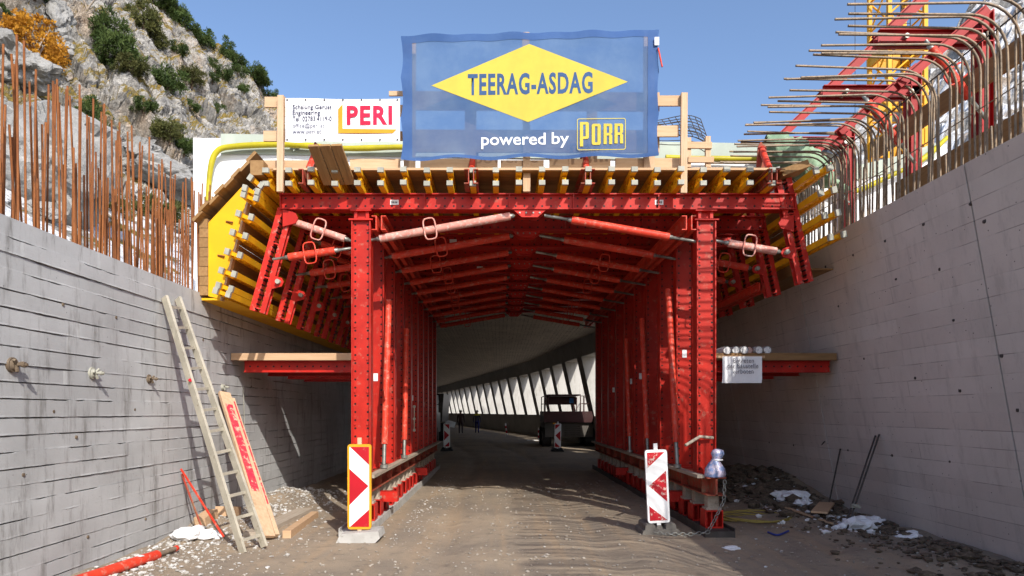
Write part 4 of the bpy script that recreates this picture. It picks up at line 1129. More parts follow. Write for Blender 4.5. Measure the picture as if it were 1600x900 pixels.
def crane():
    Y = 28.0; c = at(1401, 643, Y); root = thing('tower_crane', 'yellow lattice tower crane mast beyond the right wall', 'crane', (c.x, Y, -4))
    CY = worn('crane_yellow', (0.72, 0.36, 0.012), (0.62, 0.30, 0.012), (0.35, 0.2, 0.05), 0.5, 1.5)
    h = 36.0; w = 0.72; cm = MB(); cm.bb(-0.075, 0.075, -0.075, 0.075, 0, h); cm = cm.mesh('chord')
    for sx in (-1, 1):
        for sy in (-1, 1): obj('chord', cm, CY, root, (sx * w, sy * w, 0))
    z = 0.3; k = 0
    hm = MB(); hm.tube((-w, 0, 0), (w, 0, 0), 0.04, n=6); hm = hm.mesh('cross_bar')
    dm = MB(); dm.tube((-w, 0, 0), (w, 0, 1.25), 0.04, n=6); dm = dm.mesh('lattice_bar')
    while z < h - 1.3:
        for r in range(4):
            a = r * math.pi / 2; loc = (w * math.sin(a), -w * math.cos(a), z)
            obj('cross_bar', hm, CY, root, loc, (0, 0, a)); obj('lattice_bar', dm, CY, root, loc, (0, 0, a), (1 if k % 2 else -1, 1, 1))
        z += 1.25; k += 1
    for py in (82, 155, 225):
        zc = at(0, py, Y).z + 4; m = MB()
        for r in range(4):
            a = r * math.pi / 2; R = Matrix.Rotation(a, 3, 'Z'); m.box(R @ Vector((0, -w, 0)), (2 * w + 0.2, 0.12, 0.62 if py != 155 else 0.4), R)
        obj('mast_collar', m, CY, root, (0, 0, zc))
    m = MB(); m.tube((0.35, 0.3, 0.2), (0.35, 0.3, h), 0.02, n=6)
    for s in (-0.18, 0.18): m.tube((0.2 + s, -0.3, 0.2), (0.2 + s, -0.3, h), 0.02, n=6)
    z = 0.4
    while z < h: m.tube((0.02, -0.3, z), (0.38, -0.3, z), 0.014, n=5); z += 0.3
    obj('ladder_rungs', m, DARKSTEEL, root)
    m = MB(); m.tube((0, 0, 0), (0, 0, 26), 0.012, n=5); a = at(1336, 180, 30)
    tag(obj('hoist_cable', m, DARKSTEEL, None, (a.x, 30, 8)), 'thin vertical hoist cable hanging left of the crane mast', 'cable')
crane()

# ------------------------------------------------------------------ traffic beacons
def beacon(label, px, py_base, W_, H_, frame, red, flip, lean=0.0, base='block', Y=None, z0=0.0):
    Y = Y or EYE * FOC / (py_base - 643); loc = Vector(((px - 780) * Y / FOC, Y, gh((px - 780) * Y / FOC, Y) if Y < 20 else 0.0))
    root = thing('traffic_beacon', label, 'beacon', loc, 'red and white traffic beacons', (0, lean, 0))
    w, h = W_ / 2, H_; b0 = 0.15; r = 0.035
    def rr(x0, x1, z0, z1, r):
        p = []
        for cx, cz, a0 in ((x1 - r, z0 + r, -90), (x1 - r, z1 - r, 0), (x0 + r, z1 - r, 90), (x0 + r, z0 + r, 180)):
            for k in range(4): a = math.radians(a0 + 30 * k); p.append((cx + r * math.cos(a), cz + r * math.sin(a)))
        return p
    m = MB(); m.prism(rr(-w, w, b0, b0 + h, r), -0.025, 0.025); obj('frame', m, frame, root)
    i, e = 0.026, 0.034
    iw = w - i; z0_, z1_ = b0 + e, b0 + h - e; H = z1_ - z0_
    m = MB(); m.prism(rect(-iw, iw, z0_, z1_), -0.0275, -0.0255); obj('white_panel', m, WHITE, root)
    s = 1 if flip else -1
    def P(u, v): return (s * (-iw + 2 * iw * u), z0_ + H * v)
    # an arrow pointing to the road: two slanted red fields and a middle triangle
    polys = [[P(0.03, 1), P(1, 1), P(1, 0.775)], [P(0, 0.725), P(0, 0.27), P(0.97, 0.51)], [P(0.03, 0), P(1, 0), P(1, 0.215)]]
    for p in polys: flat([p], red, root, 'red_field', -0.0295)
    m = MB(); m.bb(-0.026, 0.026, -0.018, 0.018, 0.04, b0 + h + 0.085); obj('stem', m, W_NEWZ if base == 'block' else WHITE, root)
    m = MB(); rb = random.Random(4)
    if base == 'block':
        pts = [(-0.27, 0), (0.23, 0.0), (0.29, 0.06), (0.27, 0.15), (-0.20, 0.115), (-0.24, 0.06)]
        m.prism([(x, z) for x, z in pts], -0.17, 0.24); obj('foot', m, PALE, root)
    else:
        for x0, x1, y0, y1, h_ in ((-0.26, 0.26, -0.13, 0.40, 0.075), (-0.22, -0.06, -0.115, 0.36, 0.15), (0.06, 0.22, -0.115, 0.36, 0.15), (-0.055, 0.055, -0.04, 0.3, 0.12)):
            m.prism([(x0, 0), (x1, 0), (x1 - 0.015, h_ - 0.02), (x1 - 0.035, h_), (x0 + 0.035, h_), (x0 + 0.015, h_ - 0.02)], y0, y1)
        obj('foot', m, worn('dusty_rubber', (0.17, 0.155, 0.135), (0.12, 0.11, 0.10), (0.26, 0.23, 0.2), 0.9, 5, bump=0.3) if Y < 15 else BLACK, root)
    return root
beacon('red and white traffic beacon in a yellow frame on a concrete block, left foreground', 562, 842, 0.305, 1.10, SIGNYEL, SIGNRED, True, 0.0, 'block', Y=8.85)
beacon('scuffed white-framed traffic beacon on a dark rubber foot, right foreground', 1030, 825, 0.30, 1.00, WHITE, SIGNRED_OLD, False, -0.045, 'rubber', Y=9.35)
beacon('small shaded traffic beacon inside the passage beside the left posts', 698, 704, 0.27, 1.0, WHITE, SIGNRED, True, 0, 'rubber', Y=28.6)
beacon('small shaded traffic beacon inside the passage in front of the dark machine', 871, 706, 0.27, 1.0, WHITE, SIGNRED, False, 0.02, 'rubber', Y=28.2)

# ------------------------------------------------------------------ leaning and lying things on the left
def ladder():
    Y_b, Y_t = 8.12, 8.66
    root = thing('ladder', 'weathered aluminium ladder leaning against the sunlit left wall', 'ladder', (-3.0, 8.1, 0))
    o = Vector((-3.0, 8.1, 0))
    a0, a1 = Vector((-3.02, 8.05, -0.02)), at(254, 464, 8.45); a1.x = LX + 0.06
    b0, b1 = Vector((-2.86, 8.32, 0.0)), at(274, 466, 8.80); b1.x = LX + 0.06
    n = 12
    for p, q in ((a0, a1), (b0, b1)):
        m = MB(); d = (q - p); m.beam(p - o, q - o, 0.10, 0.034, up=(b0 - a0)); obj('rail', m, ALU, root)
    for k in range(n):
        u = 0.045 + 0.083 * k; p, q = a0.lerp(a1, u), b0.lerp(b1, u); m = MB(); m.beam(p - o, q - o, 0.032, 0.032); obj('rung', m, ALU, root)
    hm = MB(); hm.tube((0, 0, 0), (0.003, -0.003, 0), 0.013, n=8)
    m = MB(); c = a0.lerp(a1, 0.66) - o + Vector((0.012, -0.045, 0.01)); m.tube(c, c + Vector((0.006, -0.006, 0.002)), 0.022, n=10); obj('red_dot', m, SIGNRED, root)
ladder()
def lean(name, label, cat, p, q, build, mats):
    return None
def red_beam():
    p, q = Vector((-2.98, 8.82, 0.03)), at(348, 614, 10.2); q.x = LX + 0.09
    root = thing('formwork_beam', 'worn red and bare timber beam leaning on the wall right of the ladder', 'beam', p)
    d = q - p; up = Vector((0.75, -0.6, 0.3)); m = MB(); R, L, c = m.frame((0, 0, 0), d, up); sx = R @ Vector((1, 0, 0)); fr = R @ Vector((0, 0, 1))
    m.beam((0, 0, 0), d, 0.17, 0.05, up=up); obj('timber', m, W_NEWZ, root)
    RB = worn('worn_red_band', (0.58, 0.025, 0.055), (0.52, 0.05, 0.06), (0.60, 0.36, 0.26), 0.7, 5, (0.52, 0.62))
    m = MB(); m.beam(d * 0.28 + fr * 0.029, d * 0.90 + fr * 0.029, 0.11, 0.006, up=up); obj('red_paint_band', m, RB, root)
    m = MB(); o2 = sx * (0.125 if sx.y > 0 or sx.x > 0 else -0.125) - fr * 0.01; m.beam(d * 0.01 + o2, d * 0.96 + o2 * 0.8, 0.06, 0.07, up=up); obj('timber', m, W_NEWZ, root)
    m = MB(); m.beam(d * 0.2 + o2 + fr * 0.038, d * 0.93 + o2 * 0.8 + fr * 0.038, 0.02, 0.005, up=up); obj('red_paint_band', m, RB, root)
red_beam()
def red_bars():
    tip = at(292, 738, 8.9); tip.x = LX + 0.05; tip.z = 0.9
    for k, (ex, ey, lab) in enumerate(((-3.45, 8.55, 'thin red bar leaning on the wall, the longer of the pair beside the ladder foot'), (-3.72, 8.62, 'thin red bar leaning on the wall, the shorter of the pair beside the ladder foot'))):
        p = Vector((ex, ey, 0.08)); m = MB(); m.beam((0, 0, 0), tip + Vector((0, 0.03 * k, -0.07 * k)) - p, 0.016, 0.022)
        tag(obj('steel_bar', m, RED_RUSTY if k else RED_TUBE, None, p), lab, 'bar')
red_bars()
def plank(label, px0, py0, px1, py1, w, h, mat, z=0.0, name='plank', end=None):
    def gp(px, py):
        Y = EYE * FOC / (py - 643); return Vector(((px - 780) * Y / FOC, Y, 0))
    p, q = gp(px0, py0), gp(px1, py1); p.z = gh(p.x, p.y) + h / 2 + z; q.z = gh(q.x, q.y) + h / 2 + z
    c = (p + q) / 2; m = MB(); m.beam((p - c), (q - c), w, h)
    # align the mesh's own long side with local y so the grain follows it
    L = (q - p).length; m = MB(); m.bb(-w / 2, w / 2, -L / 2, L / 2, -h / 2, h / 2)
    o = obj(name, m, mat, None, c, (math.asin((q.z - p.z) / L), 0, -math.atan2(q.x - p.x, q.y - p.y)))
    return tag(o, label, 'plank')
plank('broad pale plank lying on the gravel right of the ladder foot', 395, 838, 478, 797, 0.26, 0.07, W_GRY)
plank('squared pale timber lying beside the broad plank on the left gravel', 448, 838, 492, 806, 0.11, 0.10, W_NEW, name='timber')
plank('short timber offcut on the gravel behind the ladder foot', 312, 836, 332, 829, 0.16, 0.13, W_NEW, name='timber')
plank('stubby timber block under the thin red bars', 345, 826, 368, 815, 0.16, 0.14, W_NEW, name='timber')
def floor_prop():
    p = Vector((-3.85, 7.0, gh(-3.85, 7.0) + 0.055))
    root = thing('steel_prop', 'red telescopic steel prop lying on the gravel at the lower left', 'prop', p)
    d = Vector((0.16, 0.78, 0.03))
    m = MB(); m.tube((-0.2, -1.0, -0.01), d * 0.62, 0.055, n=14); obj('outer_tube', m, RED_TUBE, root)
    m = MB(); m.tube(d * 0.60, d, 0.028, n=10); obj('spindle', m, worn('greasy_spindle', (0.22, 0.17, 0.12), (0.16, 0.12, 0.09), (0.1, 0.08, 0.06), 0.6, 8), root)
    m = MB(); m.tube(d * 0.60, d * 0.64, 0.045, n=10); m.tube(d * 0.985, d * 1.03, 0.034, n=8); obj('nut', m, RED_TUBE, root)
    m = MB(); m.box(d * 0.30 + Vector((0, -0.02, 0.058)), (0.09, 0.05, 0.004), Matrix.Rotation(-0.5, 3, 'Z')); obj('sticker', m, WHITE, root)
floor_prop()
m = MB(); a, b = at(376, 600, 10.9), at(430, 805, 10.6); a.x = LX + 0.02
m.path([Vector((LX + 0.02, 11.15, 2.05)), Vector((LX + 0.03, 11.2, 1.1)), Vector((LX + 0.10, 11.4, 0.55)), Vector((-3.75, 11.2, 0.1))], 0.007, 5)
tag(obj('tie_wire', m, ZINC, None), 'thin pale wire hanging down the left wall right of the leaning beam', 'wire')

# ------------------------------------------------------------------ right side: rods, coil, bag, chain
def rod(label, p, q, r):
    m = MB(); m.tube((0, 0, 0), Vector(q) - Vector(p), r, n=7); return tag(obj('leaning_rod', m, DARKSTEEL if r > 0.008 else ZINC, None, p), label, 'rod', 'rods leaning on the right wall')
def wall_at(px, py):
    e = (643 - py) / FOC; Y = (RX0 - RK * EYE) / ((px - 780) / FOC + RK * e); z = EYE + e * Y
    return Vector((rx(z) - 0.02, Y, z))
def gnd(px, py):
    Y = EYE * FOC / (py - 643); x = (px - 780) * Y / FOC; return Vector((x, Y, gh(x, Y) - 0.03))
rod('long dark rod leaning on the right wall, right one of the crossed pair', gnd(1322, 832), wall_at(1376, 679), 0.013)
rod('long dark rod leaning on the right wall, left one of the crossed pair', gnd(1317, 830), wall_at(1370, 681), 0.013)
rod('single dark rod leaning on the right wall left of the crossed pair', gnd(1293, 800), wall_at(1315, 701), 0.013)
rod('leaning dark rod nearest the portal on the right wall', gnd(1247, 772), wall_at(1290, 690), 0.010)
c = gnd(1322, 795); m = MB(); m.box((0, 0, 0), (0.10, 0.05, 0.05)); m.tube((-0.05, -0.03, 0.02), (0.06, -0.03, -0.02), 0.02, n=8)
tag(obj('rod_clamp', m, ZINC, None, gnd(1322, 832).lerp(wall_at(1373, 680), 0.24) + Vector((0, -0.02, 0.03))), 'small metal clamp holding the two long rods together', 'clamp')
def coil():
    c = gnd(1175, 812); m = MB(); pts = []
    for k in range(75):
        a = k * 0.31; r = 0.36 + 0.05 * math.sin(k * 0.7) + 0.002 * k; pts.append((r * 1.2 * math.cos(a), r * math.sin(a), 0.05 + 0.012 * (k / 20) + 0.015 * math.sin(k)))
    m.path(pts, 0.012, 5)
    tag(obj('hose_coil', m, worn('dusty_hose', (0.34, 0.26, 0.06), (0.26, 0.2, 0.06), (0.16, 0.13, 0.08), 0.7, 6), None, c), 'coil of thin yellow hose on the ground right of the portal foot', 'hose')
coil()
def cable(label, pts, r, mat, name='cable'):
    m = MB(); fine = []
    P = [Vector(p) for p in pts]
    for i in range(len(P) - 1):
        p0, p1, p2, p3 = P[max(i-1, 0)], P[i], P[i+1], P[min(i+2, len(P)-1)]
        for k in range(5):
            u = k / 5; fine.append(0.5 * ((2*p1) + (p2-p0)*u + (2*p0-5*p1+4*p2-p3)*u*u + (3*p1-p0-3*p2+p3)*u**3))
    fine.append(P[-1]); m.path(fine, r, 6); return tag(obj(name, m, mat, None), label, name)
up = Vector((0, 0, 0.05))
cable('thin brown cable curling over the shaded dirt towards the right wall', [gnd(1110, 775) + up, gnd(1150, 784) + up, gnd(1180, 792) + up, gnd(1205, 806) + up, gnd(1225, 800) + up], 0.010, W_GRY)
cable('blue cable half buried in the shaded dirt on the right', [gnd(1200, 832) + up, gnd(1215, 836) + up, gnd(1232, 832) + up], 0.014, worn('blue_cable', (0.03, 0.05, 0.25), (0.03, 0.04, 0.2), (0.1, 0.1, 0.1), 0.5))
plank('long thin lath lying on the debris at the right wall', 1228, 804, 1300, 824, 0.05, 0.02, W_NEW, 0.04, name='lath')
plank('square board scrap on the debris below the single leaning rod', 1280, 818, 1292, 803, 0.22, 0.03, W_NEW, 0.10, name='board_scrap')
def bag():
    c = Vector((2.93, 9.26, 0.765)); m = MB(); n = 20; prof = [(z_ * 0.9, r_ * 0.88) for z_, r_ in [(0.0, 0.15), (0.04, 0.165), (0.12, 0.15), (0.2, 0.10), (0.25, 0.06), (0.29, 0.075), (0.35, 0.10), (0.40, 0.085), (0.42, 0.03)]]
    vs = []
    for k, (z, r) in enumerate(prof):
        for i in range(n):
            a = 2 * math.pi * i / n; rr = r * (1 + 0.16 * noise.noise(Vector((math.cos(a) * 2.2, math.sin(a) * 2.2, z * 9))))
            vs.append((rr * math.cos(a) + (0.03 if z > 0.25 else 0), rr * math.sin(a) * 0.75, z))
    m.add(vs, [(k*n + i, k*n + (i+1) % n, (k+1)*n + (i+1) % n, (k+1)*n + i) for k in range(len(prof) - 1) for i in range(n)], True); m.add(vs[-n:], [tuple(range(n))]); m.add(vs[:n], [tuple(range(n))])
    t = NT('clear_plastic_bag'); v = t.coord(False); col = t.mix(t.ramp(t.noise(v, 14, 4), 0.42, 0.6), (0.16, 0.22, 0.40), (0.46, 0.40, 0.50)); t.bump(t.noise(v, 18, 4), 0.7, 0.02)
    root = thing('plastic_bag', 'knotted clear plastic bag with blue contents on the right base rail', 'bag', c)
    obj('sack', m, t.done(col, 0.25, 0, 0.6), root)
    m = MB(); m.path([(0.03 + 0.065 * math.cos(a), 0.05 * math.sin(a), 0.228) for a in [i * 0.6 for i in range(11)]], 0.012, 6); obj('knot', m, WHITE, root)
bag()
def chain():
    P = [Vector((3.02, 9.14, 0.70)), Vector((3.0, 9.12, 0.45)), Vector((2.85, 9.05, 0.2)), Vector((2.74, 8.98, 0.06)), Vector((2.5, 8.92, 0.045)), Vector((2.2, 8.95, 0.04)), Vector((2.0, 9.1, 0.05))]
    root = thing('chain', 'steel chain hanging from the right base rail down to the beacon foot', 'chain', P[0]); pts = []
    for i in range(len(P) - 1):
        n = max(1, int((P[i+1] - P[i]).length / 0.05))
        for k in range(n): pts.append(P[i].lerp(P[i+1], k / n))
    m0 = MB(); m0.path([(0.022 * math.cos(a), 0, 0.036 * math.sin(a)) for a in [i * math.pi / 5 for i in range(10)]], 0.006, 5, closed=True); m0 = m0.mesh('link')
    for k in range(len(pts) - 1):
        d = pts[k+1] - pts[k]; q = d.to_track_quat('Z', 'Y').to_euler(); o = obj('link', m0, STEEL, root, pts[k] - P[0]); q2 = d.to_track_quat('Z', 'Y') @ Euler((0, 0, math.pi / 2 * (k % 2))).to_quaternion(); o.rotation_euler = q2.to_euler()
chain()

# ------------------------------------------------------------------ machines, people and posts inside the gallery
def machine():
    Y = 32.5; x = (887 - 780) * Y / FOC
    root = thing('road_machine', 'dark road building machine with railed cab platform parked in the gallery', 'machine', (x, Y, 0))
    dk = worn('dark_machine_paint', (0.06, 0.022, 0.022), (0.04, 0.016, 0.016), (0.09, 0.06, 0.05), 0.55, 1.5); gy = worn('grey_machine_steel', (0.10, 0.09, 0.08), (0.07, 0.065, 0.06), (0.14, 0.12, 0.1), 0.6, 1.5)
    m = MB(); m.prism([(-1.1, 0.45), (1.15, 0.45), (1.15, 1.05), (0.85, 1.12), (-1.1, 1.12)], -0.4, 3.2); obj('body', m, gy, root)
    m = MB(); m.bb(-1.17, 1.12, -0.6, 2.6, 1.14, 1.66); obj('deck', m, dk, root)
    m = MB(); m.bb(-0.95, 0.45, 0.4, 0.5, 1.98, 2.36); obj('back_panel', m, dk, root)
    m = MB(); m.bb(0.12, 0.32, 0.385, 0.398, 2.05, 2.30); obj('blue_sticker', m, worn('blue_sticker', (0.03, 0.16, 0.5), (0.03, 0.2, 0.5), (0.5, 0.5, 0.5), 0.4), root)
    for X in (-1.1, -0.95, 0.55, 0.70, 1.08):
        for yy in (-0.5, 2.4): obj('rail_post', MB().tube((X, yy, 1.66), (X, yy, 2.38), 0.025, n=6), dk, root)
    for z in (2.02, 2.38):
        for p_, q_ in (((-1.1, -0.5, z), (-0.95, -0.5, z)), ((0.55, -0.5, z), (1.08, -0.5, z)), ((1.08, -0.5, z), (1.08, 2.4, z)), ((-1.1, -0.5, z), (-1.1, 2.4, z))): obj('rail', MB().tube(p_, q_, 0.02, n=6), dk, root)
    m = MB(); m.bb(-0.99, 0.58, -0.4, 2.4, 2.40, 2.46); obj('canopy', m, dk, root)
    m = MB()
    for k in range(5): m.bb(-0.2, 0.55, -0.43, -0.40, 0.52 + 0.10 * k, 0.58 + 0.10 * k)
    obj('grille', m, DARKSTEEL, root)
    for sx in (-1.0, 1.05):
        for yy in (0.1, 2.5):
            m = MB(); m.tube((-0.2, 0, 0), (0.2, 0, 0), 0.45, n=20); w = obj('wheel', m, BLACK, root, (sx, yy, 0.43)); m = MB(); m.tube((-0.21, 0, 0), (0.21, 0, 0), 0.2, n=12); obj('rim', m, gy, w)
    m = MB(); m.bb(-0.75, -0.60, -0.62, -0.60, 1.06, 1.12); obj('marker_lamp', m, SIGNYEL, root)
machine()
def truck():
    Y = 34.0; x = -4.25
    root = thing('dump_truck', 'dark parked truck just showing past the left posts inside the gallery', 'truck', (x, Y, 0))
    dk = worn('dark_truck_paint', (0.05, 0.045, 0.042), (0.035, 0.03, 0.03), (0.1, 0.08, 0.06), 0.4, 1.5)
    m = MB(); m.prism([(-1.15, 0.6), (1.15, 0.6), (1.15, 1.5), (1.05, 2.5), (-1.05, 2.5), (-1.15, 1.5)], 0, 2.0); obj('cab', m, dk, root)
    gm = worn('dark_glass', (0.03, 0.035, 0.04), (0.03, 0.035, 0.04), (0.05, 0.05, 0.05), 0.1, 1); m = MB(); m.prism([(-1.0, 1.55), (1.0, 1.55), (0.92, 2.35), (-0.92, 2.35)], -0.012, 0.01); obj('windscreen', m, gm, root)
    m = MB(); m.bb(-1.18, 1.18, -0.15, 0.1, 0.45, 0.85); obj('bumper', m, DARKSTEEL, root)
    m = MB(); m.prism([(-1.2, 1.1), (1.2, 1.1), (1.3, 2.6), (-1.3, 2.6)], 2.3, 6.8); obj('tipper_body', m, dk, root)
    for s in (-1, 1):
        m = MB(); m.bb(s * 0.95 - 0.15, s * 0.95 + 0.15, -0.17, -0.15, 0.55, 0.75); obj('headlight', m, WHITE, root)
        m = MB(); m.bb(s * 1.32 - 0.1, s * 1.32 + 0.1, 0.05, 0.1, 1.6, 2.1); m.tube((s * 1.1, 0.1, 2.0), (s * 1.3, 0.08, 2.0), 0.02, n=6); obj('mirror', m, DARKSTEEL, root)
        for yy in (0.8, 4.6, 5.9):
            m = MB(); m.tube((-0.16, 0, 0), (0.16, 0, 0), 0.5, n=20); w = obj('wheel', m, BLACK, root, (s * 0.98, yy, 0.48)); m = MB(); m.tube((-0.17, 0, 0), (0.17, 0, 0), 0.22, n=12); obj('rim', m, DARKSTEEL, w)
    m = MB(); m.bb(-0.3, 0.3, -0.02, 0.02, 0, 0.35); tag(obj('white_board', m, WHITE, None, (-2.95, 40.5, 0.75), (0, 0.25, 0.2)), 'small bright white board tilted beside the parked truck', 'board')
truck()

def person(label, px, Y, jacket, trousers, helmet, face_away, stride, vest=None):
    x = (px - 780) * Y / FOC
    root = thing('person', label, 'person', (x, Y, -0.02), 'workers walking in the gallery', (0, 0, 0 if face_away else math.pi))
    # joints: (point, radius); one continuous skinned body
    J = {'pelvis': ((0, 0, 0.95), (0.15, 0.11)), 'waist': ((0, 0, 1.10), (0.14, 0.10)), 'chest': ((0, 0.02, 1.32), (0.17, 0.12)), 'neck': ((0, 0.02, 1.50), (0.06, 0.06)), 'head': ((0, 0.04, 1.60), (0.085, 0.10)), 'crown': ((0, 0.035, 1.70), (0.08, 0.09)),
         'nose': ((0, 0.14, 1.60), (0.02, 0.02))}
    E = [('pelvis', 'waist'), ('waist', 'chest'), ('chest', 'neck'), ('neck', 'head'), ('head', 'crown'), ('head', 'nose')]
    for s, nm in ((-1, 'l'), (1, 'r')):
        f = stride * s
        J['sho' + nm] = ((s * 0.19, 0.01, 1.43), (0.075, 0.075)); J['elb' + nm] = ((s * 0.26, -0.02 - 0.10 * f, 1.15), (0.052, 0.052)); J['wri' + nm] = ((s * 0.27, 0.08 - 0.16 * f, 0.92), (0.04, 0.04)); J['han' + nm] = ((s * 0.265, 0.11 - 0.18 * f, 0.82), (0.042, 0.03)); J['thu' + nm] = ((s * 0.225, 0.15 - 0.17 * f, 0.86), (0.014, 0.014))
        J['hip' + nm] = ((s * 0.10, 0, 0.88), (0.10, 0.10)); J['kne' + nm] = ((s * 0.11, 0.05 + 0.14 * f, 0.49), (0.07, 0.07)); J['ank' + nm] = ((s * 0.11, -0.06 + 0.24 * f, 0.10), (0.05, 0.05)); J['toe' + nm] = ((s * 0.12, 0.10 + 0.24 * f, 0.04), (0.05, 0.035))
        E += [('chest', 'sho' + nm), ('sho' + nm, 'elb' + nm), ('elb' + nm, 'wri' + nm), ('wri' + nm, 'han' + nm), ('wri' + nm, 'thu' + nm), ('pelvis', 'hip' + nm), ('hip' + nm, 'kne' + nm), ('kne' + nm, 'ank' + nm), ('ank' + nm, 'toe' + nm)]
    names = list(J); me = bpy.data.meshes.new('body'); me.from_pydata([J[k][0] for k in names], [(names.index(a), names.index(b)) for a, b in E], [])
    o = bpy.data.objects.new('body', me); COL.objects.link(o)
    sk = o.modifiers.new('skin', 'SKIN')
    for k, nme in enumerate(names):
        o.data.skin_vertices[0].data[k].radius = J[nme][1]; o.data.skin_vertices[0].data[k].use_root = (nme == 'pelvis')
    sb = o.modifiers.new('sub', 'SUBSURF'); sb.levels = 2; sb.render_levels = 2
    dg = bpy.context.evaluated_depsgraph_get(); me2 = bpy.data.meshes.new_from_object(o.evaluated_get(dg)); bpy.data.objects.remove(o)
    t = NT('worker_clothes'); z = t.sep(t.coord(False))[2]
    col = t.mix(t.math('GREATER_THAN', z, 0.97), trousers, jacket)
    if vest: col = t.mix(t.math('GREATER_THAN', z, 1.36), col, vest)
    col = t.mix(t.math('GREATER_THAN', z, 1.49), col, (0.35, 0.2, 0.14)); col = t.mix(t.math('LESS_THAN', z, 0.10), col, (0.03, 0.025, 0.02))
    me2.materials.clear(); me2.materials.append(t.done(col, 0.8, 0, 0.2)); me2.polygons.foreach_set('use_smooth', [True] * len(me2.polygons)); obj('body', me2, None, root)
    m = MB(); n = 14; vs = []
    for k in range(5):
        a = k / 4 * math.pi / 2
        for i in range(n): b = 2 * math.pi * i / n; vs.append((0.115 * math.cos(a) * math.cos(b), 0.035 + 0.135 * math.cos(a) * math.sin(b), 1.655 + 0.13 * math.sin(a)))
    m.add(vs, [(k*n + i, k*n + (i+1) % n, (k+1)*n + (i+1) % n, (k+1)*n + i) for k in range(4) for i in range(n)], True); m.tube((0, 0.06, 1.645), (0, 0.06, 1.657), 0.145, n=14); obj('helmet', m, worn('helmet_shell', helmet, helmet, helmet, 0.4), root)
    for s in (-1, 1):                              # eyes
        m = MB(); m.tube((s * 0.035, 0.128, 1.625), (s * 0.035, 0.14, 1.625), 0.012, n=6); obj('eye', m, BLACK, root)
person('worker in dark brownish clothes and cap, left one of the two walkers', 720, 52, (0.06, 0.035, 0.03), (0.05, 0.03, 0.03), (0.05, 0.04, 0.04), True, 0.35)
person('worker in yellow-shouldered jacket and blue trousers, right one of the two walkers', 745.5, 53, (0.05, 0.05, 0.06), (0.04, 0.04, 0.14), (0.06, 0.05, 0.05), True, -0.6, (0.45, 0.40, 0.03))
for px, pb, ht, lab in ((792, 680, 0.85, 'leaning red and white marker post farther inside the gallery'), (842, 688, 0.75, 'red and white marker post left of the dark machine')):
    Y = EYE * FOC / (pb - 643); root = thing('marker_post', lab, 'post', ((px - 780) * Y / FOC, Y, -0.02), 'marker posts along the parapet', (0, -0.12 if px < 800 else 0, 0))
    for k in range(5):
        m = MB(); m.tube((0, 0, ht * k / 5), (0, 0, ht * (k + 1) / 5), 0.055, n=8); obj('band', m, WHITE if k % 2 == 0 else SIGNRED, root)
    if px > 800:
        m = MB(); m.bb(-0.55, 0.25, -0.15, 0.15, 0, 0.03); tag(obj('white_strip', m, WHITE, None, ((838 - 780) * Y / FOC, Y - 0.3, 0.0)), 'white strip lying on the ground at the marker post by the machine', 'strip')

# ------------------------------------------------------------------ boulders, snow, stones
def rock_mesh(seed, sx, sy, sz, sub=4, rough=0.35):
    bm = bmesh.new(); bmesh.ops.create_icosphere(bm, subdivisions=sub, radius=1.0); o = Vector((seed * 3.1, seed * 1.7, seed))
    for v in bm.verts:
        p = v.co.copy(); d = noise.fractal(p * 0.9 + o, 0.8, 2.0, 4); ds, pts = noise.voronoi(p * 1.3 + o); f = noise.cell(pts[0] * 5.3)
        k = 1 + rough * d + rough * 0.7 * (f - 0.5); v.co = Vector((p.x * sx, p.y * sy, p.z * sz)) * k
    me = bpy.data.meshes.new('rock'); bm.to_mesh(me); bm.free(); return me
for k, (px, py, wpx, hpx, lab) in enumerate(((40, 320, 200, 205, 'huge smooth grey boulder behind the rusty rods at the left edge'), (18, 130, 110, 90, 'pale rounded boulder below the golden birch at the upper left edge'),
        (255, 300, 120, 60, 'flat grey boulder in the snow behind the middle rusty rods'), (88, 60, 50, 80, 'upright pale rock block right of the golden birch'), (100, 100, 46, 46, 'angular pale rock under the upright block right of the birch'), (205, 275, 90, 60, 'tilted grey rock slab under the cliff behind the rods'), (282, 370, 60, 40, 'small dark boulder low on the slope beside the white sheeting'), (60, 345, 50, 30, 'low stone in the snow below the huge boulder'))):
    p = on_hill(px, py); s_ = p.y / FOC / 2
    o = obj('boulder', rock_mesh(k + 2, wpx * s_, wpx * s_, hpx * s_, 5, 0.22 if k == 0 else 0.35), BOULD, None, p + Vector((0, wpx * s_ * 0.5, hpx * s_ * 0.8)), (0.1 * k, 0.3 if k in (3, 4) else 0.05, k)); tag(o, lab, 'boulder', 'boulders on the slope')

